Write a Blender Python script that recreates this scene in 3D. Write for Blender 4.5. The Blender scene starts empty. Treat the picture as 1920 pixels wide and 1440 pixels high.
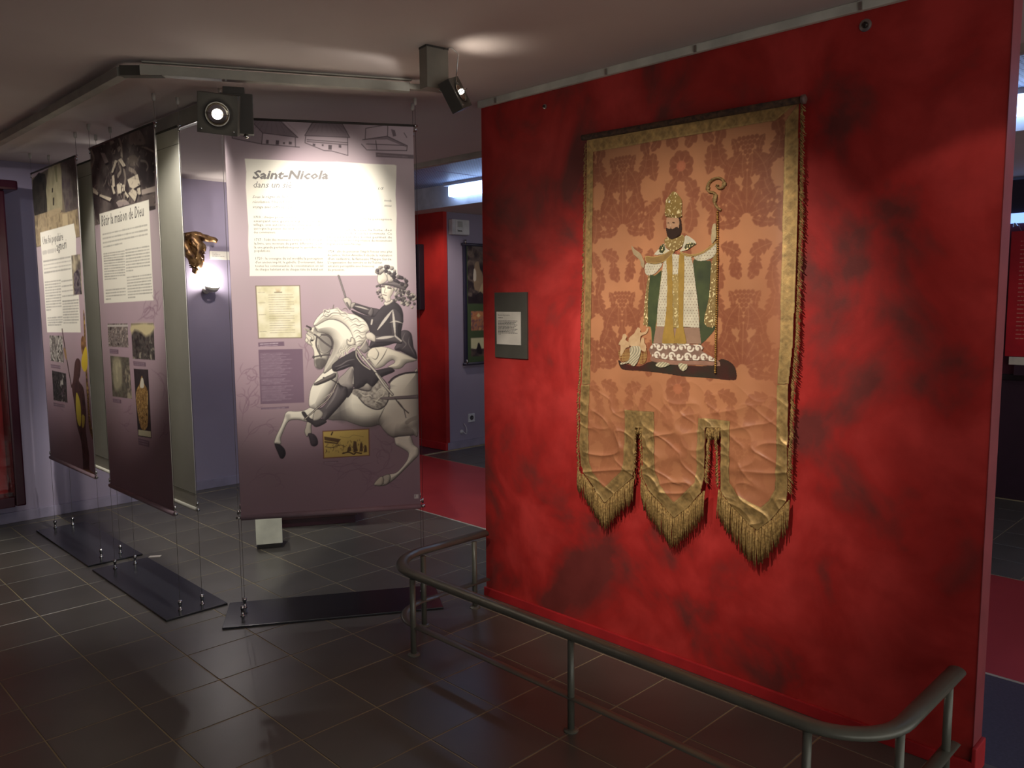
import bpy, bmesh, math, random
import numpy as np
from mathutils import Vector, Matrix

random.seed(7)
RNG = np.random.default_rng(7)
SC = bpy.context.scene
COL = SC.collection

# ---------------------------------------------------------------- camera
cam = bpy.data.cameras.new('camera')
cam.sensor_width = 36.0
cam.lens = 28.47
cam.clip_start = 0.05
camo = bpy.data.objects.new('camera', cam)
COL.objects.link(camo)
R_ = Vector((0.7103, -0.7038, -0.0075)).normalized()
F_ = Vector((0.6994, 0.7070, -0.1048)).normalized()
R_ = (R_ - F_ * R_.dot(F_)).normalized()
U_ = R_.cross(F_)
camo.matrix_world = Matrix(((R_.x, U_.x, -F_.x, 0.0), (R_.y, U_.y, -F_.y, 0.0), (R_.z, U_.z, -F_.z, 1.6), (0, 0, 0, 1)))
SC.camera = camo

# ---------------------------------------------------------------- world, exposure
SC.view_settings.view_transform = 'Standard'
SC.view_settings.look = 'None'
SC.view_settings.gamma = 1.0
SC.view_settings.use_curve_mapping = False
SC.view_settings.exposure = 0.0
SC.cycles.use_denoising = True
SC.cycles.max_bounces = 8
SC.cycles.sample_clamp_indirect = 4.0
w = bpy.data.worlds.new('hall_ambient'); SC.world = w; w.use_nodes = True
w.node_tree.nodes['Background'].inputs[0].default_value = (0.96, 0.95, 0.90, 1)
w.node_tree.nodes['Background'].inputs[1].default_value = 1.1

def look(o, target):
    d = Vector(target) - o.location
    o.rotation_euler = d.to_track_quat('-Z', 'Y').to_euler()

def spot(name, loc, target, energy, size, blend=0.5, col=(1, 0.9, 0.76), radius=0.03):
    l = bpy.data.lights.new(name, 'SPOT'); l.energy = energy; l.spot_size = math.radians(size)
    l.spot_blend = blend; l.color = col; l.shadow_soft_size = radius
    o = bpy.data.objects.new(name, l); COL.objects.link(o); o.location = loc; look(o, target)
    return o

def area(name, loc, target, energy, sx, sy, col):
    l = bpy.data.lights.new(name, 'AREA'); l.shape = 'RECTANGLE'; l.size = sx; l.size_y = sy
    l.energy = energy; l.color = col
    o = bpy.data.objects.new(name, l); COL.objects.link(o); o.location = loc; look(o, target)
    return o

# gallery spots, plus added fill spots that have no fixture
spot('spot_light_text_panel', (1.55, 1.85, 2.5), (2.22, 3.53, 2.13), 190, 20, 0.9, (1, 0.93, 0.84))
spot('spot_light_print', (1.55, 1.85, 2.5), (2.12, 3.58, 1.70), 230, 40, 0.8, (1, 0.92, 0.82))
spot('spot_light_textile', (1.0, 1.35, 2.52), (2.9, 1.98, 1.22), 155, 56, 0.9, (1, 0.9, 0.78))
spot('spot_light_textile_low', (0.9, 2.4, 2.52), (2.9, 2.35, 1.0), 70, 46, 0.9, (1, 0.9, 0.8))
spot('spot_light_wall_right', (1.9, 0.1, 2.5), (2.9, 0.85, 1.55), 12, 40, 0.15, (1, 0.88, 0.75))
spot('spot_light_second_print', (0.15, 4.1, 2.5), (1.6, 4.55, 1.75), 95, 48, 0.7, (1, 0.93, 0.82))
spot('spot_light_first_print', (0.0, 5.3, 2.5), (1.6, 5.75, 1.75), 95, 48, 0.7, (1, 0.93, 0.82))
spot('spot_light_behind', (2.35, 3.95, 2.52), (1.74, 4.16, 2.10), 16, 60, 0.8, (1, 0.93, 0.82))
spot('fill_spot_gap', (1.66, 3.72, 2.53), (1.735, 4.25, 1.75), 95, 75, 0.9, (1, 0.96, 0.88))  # added between the hanging pair to brighten the plain banner back
spot('fill_spot_gap', (1.685, 5.12, 2.55), (1.748, 5.5, 1.5), 55, 52, 0.9, (1, 0.96, 0.88))  # same added fill for the farther pair of banners
spot('fill_spot_hall_floor', (2.5, 5.3, 2.55), (2.85, 4.7, 0.0), 58, 74, 0.9, (1, 0.95, 0.9))  # added fill to lift the dark tiles, not a fitted lamp
spot('spot_light_ceiling_back', (3.06, 6.5, 1.76), (3.3, 6.42, 2.6), 22, 70, 0.9, (1, 0.95, 0.88))
spot('spot_light_ceiling_row', (1.95, 4.75, 2.46), (1.72, 4.75, 2.6), 0.5, 90, 0.9, (1, 0.95, 0.88))
spot('spot_light_ceiling_row', (1.95, 5.6, 2.46), (1.75, 5.55, 2.6), 0.5, 80, 0.9, (1, 0.95, 0.88))
spot('spot_light_back_wall', (2.9, 5.5, 2.45), (3.2, 6.69, 1.9), 40, 80, 0.9, (1, 0.9, 0.82))
spot('spot_light_ceiling_spill', (2.17, 2.63, 2.5), (2.17 - 0.217, 2.63 + 0.81, 2.5 - 0.545), 8, 120, 0.06, (1, 0.95, 0.88))
spot('spot_light_passage', (4.7, 5.9, 2.45), (5.47, 6.72, 1.65), 45, 60, 0.8, (1, 0.86, 0.72))
spot('spot_light_lilac_wall', (5.2, 4.9, 2.4), (5.95, 6.54, 1.5), 9, 75, 0.9, (0.9, 0.92, 1))
spot('fill_spot_corridor_floor', (3.2, 4.9, 2.5), (4.4, 5.0, 0.0), 55, 75, 0.9, (1, 0.9, 0.85))  # added fill to brighten the red floor strip
spot('spot_light_left_wall', (0.3, 4.4, 2.5), (1.75, 6.69, 1.5), 24, 50, 0.9, (0.9, 0.95, 1))
spot('spot_light_showcase', (0.4, 5.2, 2.5), (1.40, 6.62, 1.7), 60, 60, 0.8, (1, 0.9, 0.85))

# ---------------------------------------------------------------- colour helpers
def lin(c):
    return tuple(((v / 255.0) / 12.92 if v / 255.0 <= 0.04045 else ((v / 255.0 + 0.055) / 1.055) ** 2.4) for v in c)

def lin_np(a):
    a = np.clip(a, 0, 255) / 255.0
    return np.where(a <= 0.04045, a / 12.92, ((a + 0.055) / 1.055) ** 2.4)

MATS = {}
def mat(name, rgb, rough=0.6, metal=0.0, rgb2=None, scale=8.0, bump=0.0, bscale=200.0, spec=0.5, emit=0.0, detail=4.0):
    if name in MATS: return MATS[name]
    m = bpy.data.materials.new(name); m.use_nodes = True
    nt = m.node_tree; b = nt.nodes['Principled BSDF']
    c1 = lin(rgb) + (1,)
    b.inputs['Base Color'].default_value = c1
    b.inputs['Roughness'].default_value = rough
    b.inputs['Metallic'].default_value = metal
    b.inputs['Specular IOR Level'].default_value = spec
    tc = nt.nodes.new('ShaderNodeTexCoord')
    if rgb2 is None: rgb2 = tuple(v * 0.9 for v in rgb)
    n = nt.nodes.new('ShaderNodeTexNoise'); n.inputs['Scale'].default_value = scale; n.inputs['Detail'].default_value = detail
    nt.links.new(tc.outputs['Object'], n.inputs['Vector'])
    r = nt.nodes.new('ShaderNodeValToRGB')
    r.color_ramp.elements[0].position = 0.35; r.color_ramp.elements[0].color = lin(rgb2) + (1,)
    r.color_ramp.elements[1].position = 0.65; r.color_ramp.elements[1].color = c1
    nt.links.new(n.outputs['Fac'], r.inputs['Fac'])
    nt.links.new(r.outputs['Color'], b.inputs['Base Color'])
    if bump > 0:
        n2 = nt.nodes.new('ShaderNodeTexNoise'); n2.inputs['Scale'].default_value = bscale; n2.inputs['Detail'].default_value = 3
        nt.links.new(tc.outputs['Object'], n2.inputs['Vector'])
        bp = nt.nodes.new('ShaderNodeBump'); bp.inputs['Strength'].default_value = bump; bp.inputs['Distance'].default_value = 0.004
        nt.links.new(n2.outputs['Fac'], bp.inputs['Height']); nt.links.new(bp.outputs['Normal'], b.inputs['Normal'])
    if emit > 0:
        b.inputs['Emission Color'].default_value = c1
        b.inputs['Emission Strength'].default_value = emit
    MATS[name] = m
    return m

def painted_mat(name, rough=0.6, bump=0.15, bscale=600, spec=0.4):
    """colour comes from the mesh colour attribute, fine weave from noise"""
    m = bpy.data.materials.new(name); m.use_nodes = True; nt = m.node_tree; b = nt.nodes['Principled BSDF']
    a = nt.nodes.new('ShaderNodeAttribute'); a.attribute_name = 'print'
    tc = nt.nodes.new('ShaderNodeTexCoord')
    n = nt.nodes.new('ShaderNodeTexNoise'); n.inputs['Scale'].default_value = bscale
    nt.links.new(tc.outputs['Object'], n.inputs['Vector'])
    nt.links.new(a.outputs['Color'], b.inputs['Base Color'])
    bp = nt.nodes.new('ShaderNodeBump'); bp.inputs['Strength'].default_value = bump; bp.inputs['Distance'].default_value = 0.001
    nt.links.new(n.outputs['Fac'], bp.inputs['Height']); nt.links.new(bp.outputs['Normal'], b.inputs['Normal'])
    b.inputs['Roughness'].default_value = rough; b.inputs['Specular IOR Level'].default_value = spec
    return m

# ---------------------------------------------------------------- mesh helpers
def tag(o, label=None, cat=None, group=None, kind=None):
    if label: o['label'] = label
    if cat: o['category'] = cat
    if group: o['group'] = group
    if kind: o['kind'] = kind
    return o

def thing(name, label, cat, loc=(0, 0, 0), group=None):
    o = bpy.data.objects.new(name, None); o.empty_display_size = 0.1
    COL.objects.link(o); o.location = loc
    return tag(o, label, cat, group)

def base(o):
    v = Vector((0, 0, 0))
    while o is not None:
        v += o.location; o = o.parent
    return v

def link(name, me, m=None, parent=None, smooth=False):
    o = bpy.data.objects.new(name, me); COL.objects.link(o)
    if m is not None and not me.materials: me.materials.append(m)
    if parent is not None:
        o.parent = parent
        me.transform(Matrix.Translation(-base(parent)))
    if smooth:
        me.polygons.foreach_set('use_smooth', [True] * len(me.polygons))
    return o

def mk(name, bm, m=None, parent=None, smooth=False):
    me = bpy.data.meshes.new(name); bm.to_mesh(me); bm.free()
    return link(name, me, m, parent, smooth)

def fbox(bm, c, half, ax=None, bev=0.0):
    """box: centre c, half sizes, axes ax (3 vectors)"""
    ax = ax or (Vector((1, 0, 0)), Vector((0, 1, 0)), Vector((0, 0, 1)))
    c = Vector(c)
    vs = []
    for k in (-1, 1):
        for j in (-1, 1):
            for i in (-1, 1):
                vs.append(bm.verts.new(c + ax[0] * (i * half[0]) + ax[1] * (j * half[1]) + ax[2] * (k * half[2])))
    fs = [(0, 2, 3, 1), (4, 5, 7, 6), (0, 1, 5, 4), (2, 6, 7, 3), (0, 4, 6, 2), (1, 3, 7, 5)]
    new = [bm.faces.new([vs[i] for i in f]) for f in fs]
    if bev > 0:
        es = list({e for f in new for e in f.edges})
        bmesh.ops.bevel(bm, geom=es, offset=bev, segments=2, affect='EDGES', profile=0.6)
    return new

def box(name, lo, hi, m, parent=None, bev=0.004):
    bm = bmesh.new()
    lo = Vector(lo); hi = Vector(hi)
    fbox(bm, (lo + hi) / 2, (hi - lo) / 2, None, bev)
    return mk(name, bm, m, parent)

def tube(bm, path, rad, seg=10, flat=1.0, cap=True, up=(0, 0, 1)):
    path = [Vector(p) for p in path]
    n = len(path); rings = []
    rad = rad if hasattr(rad, '__len__') else [rad] * n
    for i, p in enumerate(path):
        t = (path[min(i + 1, n - 1)] - path[max(i - 1, 0)]).normalized()
        u = Vector(up)
        if abs(t.dot(u)) > 0.95: u = Vector((1, 0, 0))
        s = t.cross(u).normalized(); v = s.cross(t)
        rings.append([bm.verts.new(p + s * (math.cos(a) * rad[i]) + v * (math.sin(a) * rad[i] * flat))
                      for a in [2 * math.pi * k / seg for k in range(seg)]])
    for a, b in zip(rings, rings[1:]):
        for k in range(seg):
            bm.faces.new((a[k], a[(k + 1) % seg], b[(k + 1) % seg], b[k]))
    if cap:
        bm.faces.new(rings[0][::-1]); bm.faces.new(rings[-1])

def lathe(bm, origin, axis, prof, seg=20, cap=True):
    axis = Vector(axis).normalized(); origin = Vector(origin)
    u = Vector((0, 0, 1)) if abs(axis.z) < 0.9 else Vector((1, 0, 0))
    s = axis.cross(u).normalized(); v = axis.cross(s)
    rings = []
    for r, h in prof:
        rings.append([bm.verts.new(origin + axis * h + s * (math.cos(a) * max(r, 1e-4)) + v * (math.sin(a) * max(r, 1e-4)))
                      for a in [2 * math.pi * k / seg for k in range(seg)]])
    for a, b in zip(rings, rings[1:]):
        for k in range(seg):
            bm.faces.new((a[k], b[k], b[(k + 1) % seg], a[(k + 1) % seg]))
    if cap:
        bm.faces.new(rings[0]); bm.faces.new(rings[-1][::-1])
    bmesh.ops.recalc_face_normals(bm, faces=bm.faces)

def arc_path(pts, radii, n=8):
    """polyline with rounded corners"""
    out = [Vector(pts[0])]
    for i in range(1, len(pts) - 1):
        p = Vector(pts[i]); a = (Vector(pts[i - 1]) - p).normalized(); b = (Vector(pts[i + 1]) - p).normalized()
        r = radii[i - 1]
        ang = a.angle(b); d = r / math.tan(ang / 2)
        p0 = p + a * d; p1 = p + b * d
        c = p + (a + b).normalized() * (r / math.sin(ang / 2))
        v0 = p0 - c; v1 = p1 - c; tot = v0.angle(v1)
        for k in range(n + 1):
            t = k / n
            out.append(c + (v0 * math.sin((1 - t) * tot) + v1 * math.sin(t * tot)) / math.sin(tot))
    out.append(Vector(pts[-1]))
    return out
ART = {
 'b3_panel': [(88,2279),(228,2277),(399,2273),(522,2277),(679,2272),(801,2271),(813,2267),(811,2211),(805,2124),(809,2031),(804,1937),(805,1861),(805,1722),(89,1719),(91,1765),(88,1868),(93,1959),(90,2049),(88,2145),(93,2217)],
 't_title': [(119,2185),(478,2193)],
 't_sub': [(118,2143),(302,2145)],
 't_int1': [(116,2093),(304,2097)],
 't_int2': [(115,2069),(303,2072)],
 't_int3': [(115,2045),(303,2048)],
 't_int4': [(713,2147),(748,2146)],
 't_int5': [(747,2089),(784,2088)],
 't_int6': [(747,2064),(784,2063)],
 'l1': [(117,1997),(339,2000)],
 'l2': [(117,1979),(437,1981)],
 'l3': [(116,1961),(440,1963)],
 'l4': [(116,1943),(440,1945)],
 'l5': [(116,1925),(219,1926)],
 'l6': [(116,1889),(439,1892)],
 'l7': [(116,1871),(438,1873)],
 'l8': [(115,1853),(438,1855)],
 'l9': [(116,1836),(191,1836)],
 'l10': [(117,1799),(439,1800)],
 'l11': [(117,1781),(439,1782)],
 'l12': [(117,1763),(439,1764)],
 'l13': [(116,1746),(438,1746)],
 'r1': [(638,1997),(783,1996)],
 'r2': [(555,1941),(782,1943)],
 'r3': [(462,1924),(782,1925)],
 'r4': [(462,1906),(782,1907)],
 'r5': [(462,1890),(782,1890)],
 'r6': [(461,1872),(629,1872)],
 'r7': [(463,1835),(781,1836)],
 'r8': [(462,1817),(781,1817)],
 'r9': [(462,1799),(780,1798)],
 'r10': [(462,1781),(730,1781)],
 'r11': [(462,1763),(692,1763)],
 'r12': [(461,1745),(543,1745)],
 'ho1_roof': [(97,2484),(238,2477),(268,2454),(339,2388),(176,2402)],
 'ho1_a': [(32,2448),(98,2485),(176,2402),(339,2387)],
 'ho1_b': [(98,2485),(232,2477),(238,2486),(247,2474),(268,2454),(339,2387)],
 'ho1_c': [(32,2448),(36,2372),(169,2350),(345,2341)],
 'ho1_d': [(176,2402),(169,2350)],
 'ho1_e': [(327,2385),(326,2343)],
 'ho1_f': [(37,2404),(105,2398)],
 'ho1_gable': [(32,2448),(98,2485),(176,2402),(169,2350),(36,2372)],
 'ho1_w1': [(191,2371),(203,2370),(201,2352),(189,2353)],
 'ho1_w2': [(236,2370),(251,2369),(249,2349),(234,2350)],
 'ho1_w3': [(269,2362),(278,2362),(277,2353),(268,2354)],
 'ho1_w4': [(296,2366),(310,2365),(309,2352),(295,2353)],
 'ho1_w5': [(87,2391),(99,2390),(97,2380),(85,2381)],
 'ho2_roof': [(373,2399),(414,2467),(445,2474),(451,2484),(457,2474),(547,2470),(587,2397)],
 'ho2_a': [(373,2399),(414,2467),(451,2484),(547,2470),(587,2396),(373,2397)],
 'ho2_b': [(376,2393),(372,2363),(461,2329),(498,2328),(576,2309)],
 'ho2_c': [(576,2394),(575,2309)],
 'ho2_d': [(382,2378),(577,2370)],
 'ho2_e': [(382,2369),(577,2360)],
 'ho2_w1': [(409,2361),(421,2359),(420,2349),(408,2351)],
 'ho2_w2': [(452,2359),(460,2358),(460,2349),(452,2350)],
 'ho2_w3': [(483,2357),(500,2356),(498,2334),(482,2335)],
 'ho2_w4': [(533,2359),(545,2358),(545,2344),(532,2346)],
 'ho3_roof': [(656,2388),(770,2410),(866,2367),(866,2358),(770,2393)],
 'ho3_a': [(649,2387),(770,2409),(869,2366)],
 'ho3_b': [(662,2391),(666,2443),(774,2465),(772,2409)],
 'ho3_c': [(643,2366),(668,2339),(776,2340),(866,2342),(869,2366)],
 'ho3_d': [(668,2367),(853,2367)],
 'ho3_e': [(713,2386),(718,2341)],
 'ho3_f': [(790,2444),(809,2439),(815,2412),(799,2408)],
 'ho3_g': [(854,2428),(867,2407)],
 'cap_top': [(712,2328),(901,2322),(901,2303),(713,2306)],
 'doc_o': [(113,1673),(325,1674),(326,1412),(117,1413)],
 'doc_i': [(118,1669),(321,1670),(321,1417),(121,1418)],
 'doc_stain': [(199,1668),(239,1669),(230,1643),(212,1640)],
 'box_o': [(116,1359),(327,1359),(326,1089),(116,1088)],
 'box_t': [(123,1348),(274,1348)],
 'cap_a': [(116,1394),(239,1397),(240,1375),(117,1374)],
 'cap_b': [(117,1070),(251,1072),(251,1063),(118,1061)],
 'logo': [(868,583),(890,583),(890,561),(868,561)],
 'scr1': [(10,1204),(46,1258),(90,1262),(103,1229),(80,1207),(58,1221),(72,1239)],
 'scr2': [(23,992),(38,1075),(70,1138),(106,1183),(102,1211)],
 'scr3': [(38,1056),(61,1102),(35,1139),(9,1140)],
 'scr4': [(69,1074),(100,1091),(110,1128),(92,1137)],
 'scr5': [(340,1250),(355,1324),(338,1371),(352,1399)],
 'scr6': [(22,890),(76,962),(147,987),(173,958),(146,931)],
 'scr7': [(526,779),(637,705),(723,739),(743,806),(705,828),(676,800),(704,774)],
 'scr8': [(450,639),(506,713),(600,736),(647,714),(637,676),(599,678)],
 'scr9': [(659,917),(724,856),(772,873),(763,912),(734,904)],
 'scr10': [(378,777),(488,752),(563,767),(600,746)],
 'scr11': [(35,683),(107,735),(178,722),(196,683),(168,665)],
 'scr12': [(579,572),(655,646),(750,650),(788,618)],
 'mane': [(382,1477),(399,1510),(432,1542),(465,1555),(507,1558),(531,1541),(552,1533),(585,1528),(610,1515),(635,1498),(652,1477),(660,1447),(643,1431),(642,1405),(621,1376),(596,1364),(579,1390),(571,1423),(555,1457),(530,1483),(497,1500),(456,1501),(419,1484),(398,1472)],
 'mane_s1': [(407,1497),(432,1522),(452,1517),(477,1534),(506,1533),(531,1516)],
 'mane_s2': [(432,1517),(440,1542),(461,1538),(465,1550)],
 'mane_s3': [(486,1546),(506,1550),(519,1533),(544,1529),(564,1512)],
 'mane_s4': [(531,1500),(552,1512),(572,1499),(593,1507),(614,1490),(635,1490)],
 'mane_s5': [(563,1466),(585,1478),(605,1469),(626,1477),(647,1464)],
 'mane_s6': [(576,1436),(597,1448),(618,1435),(643,1443)],
 'mane_s7': [(584,1406),(605,1419),(621,1406),(642,1414)],
 'mane_s8': [(587,1385),(609,1393),(625,1389)],
 'mane_s9': [(482,1559),(485,1575)],
 'mane_s10': [(432,1540),(444,1551),(465,1550)],
 'mane_s11': [(523,1550),(544,1558),(556,1541)],
 'neck': [(386,1468),(423,1493),(464,1505),(506,1496),(539,1474),(567,1440),(584,1411),(577,1377),(549,1348),(520,1328),(499,1298),(482,1274),(456,1249),(425,1233),(436,1283),(462,1325),(475,1366),(471,1400),(455,1425),(422,1434),(397,1431)],
 'neck_sh': [(462,1325),(475,1366),(473,1396),(496,1391),(504,1357),(486,1316),(461,1283),(438,1266)],
 'curl1': [(562,1390),(567,1411),(583,1402),(585,1377),(566,1369),(546,1378),(546,1403)],
 'curl2': [(579,1347),(591,1364),(570,1364),(549,1348),(545,1331),(570,1322)],
 'curl3': [(541,1378),(525,1370),(533,1353),(512,1345),(516,1328),(495,1324),(503,1313)],
 'curl4': [(545,1369),(537,1348),(524,1336),(528,1323),(511,1315)],
 'head': [(365,1460),(390,1468),(406,1443),(447,1430),(471,1400),(473,1366),(458,1329),(445,1291),(428,1267),(415,1254),(395,1261),(383,1272),(381,1310),(380,1347),(368,1373),(352,1394),(348,1419),(353,1444)],
 'cheek': [(405,1410),(430,1428),(459,1413),(471,1383),(462,1350),(437,1334),(412,1343),(403,1376)],
 'muzzle': [(383,1301),(412,1313),(441,1300),(432,1271),(411,1254),(391,1261)],
 'forelock': [(348,1436),(381,1423),(385,1402),(368,1394),(376,1375),(356,1381),(340,1398),(344,1415)],
 'fore_s1': [(352,1431),(373,1414),(364,1398),(372,1381)],
 'fore_s2': [(348,1415),(356,1402),(352,1390)],
 'br1': [(349,1452),(397,1422),(430,1392),(466,1364)],
 'br2': [(397,1414),(394,1372),(416,1317)],
 'br3': [(377,1316),(429,1325),(458,1325)],
 'br4': [(422,1428),(459,1421),(475,1392),(470,1358)],
 'br5': [(379,1312),(379,1320)],
 'ear1': [(351,1472),(371,1460),(365,1450)],
 'ear2': [(341,1459),(365,1446),(381,1435)],
 'eye': [(368,1402),(377,1404),(381,1398),(372,1396)],
 'pistol': [(377,1184),(477,1234),(487,1221),(472,1204),(393,1173)],
 'dark_coat': [(469,1274),(503,1303),(553,1331),(587,1343),(607,1304),(649,1257),(682,1243),(755,1254),(780,1240),(772,1228),(712,1203),(669,1158),(639,1176),(618,1159),(576,1152),(573,1220),(569,1263),(527,1251),(485,1240),(469,1249)],
 'coat_s1': [(482,1265),(511,1273),(544,1293),(582,1301)],
 'coat_s2': [(485,1248),(519,1264),(561,1276)],
 'thigh': [(488,1155),(497,1201),(527,1230),(565,1267),(577,1246),(574,1203),(567,1152)],
 'thigh_s': [(569,1263),(577,1237),(571,1178)],
 'cloak': [(817,1436),(843,1444),(869,1427),(877,1384),(881,1354),(893,1328),(896,1293),(859,1311),(816,1334),(782,1347),(799,1385)],
 'cloak_s1': [(839,1432),(825,1398),(842,1372),(820,1346)],
 'cloak_s2': [(860,1414),(855,1376),(872,1341),(885,1315)],
 'skirt': [(650,1342),(684,1362),(735,1361),(782,1343),(820,1329),(867,1307),(896,1289),(876,1281),(841,1273),(819,1252),(793,1244),(768,1249),(746,1258),(781,1279),(772,1292),(747,1280),(721,1259),(683,1251),(653,1290),(637,1312)],
 'skirt_s1': [(684,1358),(701,1328),(687,1298),(666,1307)],
 'skirt_s2': [(748,1356),(721,1306),(683,1260)],
 'skirt_s3': [(650,1337),(645,1312),(683,1260)],
 'hip_grey': [(608,1355),(638,1397),(654,1363),(684,1362),(650,1342),(629,1329)],
 'cuirass': [(776,1589),(802,1581),(823,1555),(831,1517),(826,1470),(817,1428),(816,1385),(782,1377),(739,1365),(684,1358),(654,1358),(668,1405),(660,1439),(648,1477),(623,1507),(581,1532),(573,1549),(623,1528),(678,1514),(695,1531),(716,1556),(742,1577)],
 'arm_r': [(573,1566),(590,1583),(624,1574),(666,1561),(716,1548),(699,1514),(669,1515),(631,1528),(590,1549)],
 'arm_r_hi': [(586,1570),(623,1561),(657,1550)],
 'elbow_r': [(652,1532),(670,1561),(682,1548),(678,1523),(665,1515)],
 'hand_r': [(532,1608),(557,1612),(574,1591),(569,1566),(565,1549),(548,1570),(536,1591)],
 'cuff_r': [(569,1579),(582,1587),(594,1583),(582,1562),(571,1558)],
 'baton': [(508,1723),(514,1725),(518,1721),(549,1614),(541,1609)],
 'baton2': [(544,1587),(553,1589),(569,1553),(563,1549)],
 'arm_l': [(758,1530),(784,1556),(818,1530),(831,1487),(809,1462),(804,1407),(774,1407),(766,1446),(762,1488)],
 'fore_l': [(685,1415),(736,1416),(783,1422),(817,1394),(819,1374),(782,1379),(735,1382),(689,1383)],
 'hi1': [(700,1449),(737,1497),(773,1543)],
 'hi2': [(778,1547),(783,1488),(787,1420)],
 'hi3': [(693,1403),(736,1408),(778,1412)],
 'hi4': [(762,1484),(792,1490),(826,1479)],
 'hi5': [(787,1415),(817,1389)],
 'hi6': [(673,1498),(669,1477)],
 'glove': [(643,1431),(660,1437),(676,1430),(689,1413),(686,1387),(667,1392),(646,1401),(638,1418)],
 'rein1': [(642,1401),(625,1372),(608,1353)],
 'rein2': [(651,1397),(650,1363),(648,1342)],
 'neckcl': [(734,1586),(772,1602),(780,1589),(746,1569)],
 'face': [(724,1665),(739,1674),(769,1669),(786,1653),(781,1632),(768,1611),(770,1594),(746,1585),(738,1598),(730,1607),(722,1632)],
 'face_sh': [(759,1606),(779,1632),(781,1648),(773,1653),(768,1627)],
 'eye_l': [(728,1665),(740,1664)],
 'eye_r': [(756,1659),(773,1656)],
 'nose': [(743,1655),(738,1636),(749,1633)],
 'mouth': [(730,1626),(747,1621)],
 'hat_brim': [(718,1676),(752,1686),(786,1690),(837,1686),(852,1669),(841,1646),(803,1659),(760,1672)],
 'hat_disc': [(703,1699),(709,1728),(731,1742),(751,1722),(753,1695),(726,1678),(711,1680)],
 'hat_crown': [(752,1720),(761,1741),(786,1728),(790,1695),(760,1688)],
 'plume_top': [(703,1741),(719,1760),(749,1764),(778,1758),(795,1737),(778,1724),(757,1741),(731,1745),(712,1732)],
 'plume_r': [(780,1703),(795,1716),(820,1711),(842,1703),(852,1686),(846,1669),(820,1682),(799,1695)],
 'sword_guard': [(589,1343),(591,1313),(619,1274),(657,1246)],
 'sword_hilt': [(595,1353),(620,1313),(645,1282)],
 'sword_bind': [(624,1295),(649,1303)],
 'blade': [(620,1313),(687,1230),(745,1151)],
 'curls_l': [(714,1676),(707,1653),(711,1628),(717,1607),(734,1594)],
 'curls_r': [(786,1653),(803,1648),(811,1627),(789,1615),(811,1602),(785,1594),(824,1619),(828,1640),(798,1661)],
 'curls_t': [(837,1623),(858,1631),(880,1623),(888,1601),(866,1610),(845,1602),(828,1593),(840,1580),(862,1584),(883,1576),(862,1563)],
 'chest': [(427,1241),(394,1209),(377,1188),(360,1159),(352,1126),(347,1092),(351,1066),(375,1053),(392,1052),(438,1106),(484,1180),(497,1222),(477,1257)],
 'body': [(483,1091),(509,1129),(526,1145),(563,1148),(626,1142),(745,1138),(754,1172),(780,1197),(823,1217),(875,1225),(899,1225),(896,915),(871,898),(837,895),(793,893),(768,890),(742,904),(717,931),(696,958),(657,951),(615,953),(573,968),(540,982),(515,990),(482,993),(457,994),(432,1012)],
 'body_sh1': [(513,1124),(546,1136),(537,1089),(541,1042),(565,1003),(616,983),(666,986),(694,993),(694,967),(657,951),(615,953),(573,968),(540,982),(515,990),(507,1052)],
 'body_sh2': [(432,1012),(470,1045),(508,1090),(516,1052),(517,990),(482,993)],
 'haunch_l': [(727,1052),(709,1018),(694,984),(698,958)],
 'haunch_sh': [(896,976),(863,951),(837,961),(811,936),(837,922),(872,938),(896,937)],
 'haunch_sh2': [(897,993),(855,978),(837,965)],
 'hind': [(742,913),(768,890),(776,854),(801,836),(836,812),(842,794),(831,764),(800,726),(774,705),(739,698),(705,689),(684,680),(662,655),(666,643),(696,639),(722,642),(756,662),(791,691),(835,733),(874,770),(894,791),(895,827),(871,850),(858,890),(837,900)],
 'hind_hoof': [(688,684),(705,689),(713,669),(700,641),(666,643),(662,655)],
 'hind_fet': [(705,687),(735,699),(748,685),(739,654),(717,642),(705,661)],
 'fore1': [(383,1057),(351,1062),(326,1050),(285,1046),(249,1049),(232,1037),(224,1012),(211,979),(194,946),(182,921),(173,888),(205,882),(206,912),(219,945),(239,986),(260,1002),(301,1001),(333,991),(366,998)],
 'fore1_k': [(232,1029),(252,1032),(256,1015),(240,1003)],
 'hoof1': [(185,887),(205,878),(223,856),(227,830),(214,809),(200,812),(190,836),(175,881)],
 'fore2': [(337,991),(329,966),(322,940),(332,914),(344,922),(357,930),(357,960),(358,981)],
 'hoof2': [(340,931),(369,925),(385,899),(385,873),(368,863),(352,871),(346,897)],
 'saddle': [(559,1131),(576,1152),(647,1137),(669,1179),(712,1199),(745,1155),(749,1112),(744,1086),(727,1057),(697,1040),(663,1046),(625,1069),(596,1104)],
 'sad_s1': [(681,1119),(702,1144),(724,1139),(719,1113),(698,1097),(680,1076),(701,1062)],
 'sad_s2': [(664,1093),(689,1084),(718,1070)],
 'sad_s3': [(601,1130),(626,1112),(651,1115),(664,1102)],
 'sad_s4': [(707,1156),(728,1147),(736,1121)],
 'pad': [(580,1156),(589,1186),(606,1207),(673,1190),(664,1153),(647,1137)],
 'croup': [(750,1177),(780,1204),(832,1222),(899,1226)],
 'girth': [(509,1175),(559,1165),(567,1144),(542,1106),(525,1128)],
 'boot': [(493,1184),(513,1167),(538,1158),(542,1119),(508,1073),(470,1032),(432,995),(411,1002),(412,1030),(392,1052),(416,1064),(446,1097),(475,1138)],
 'boot_hi': [(492,1159),(471,1109),(433,1055)],
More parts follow.
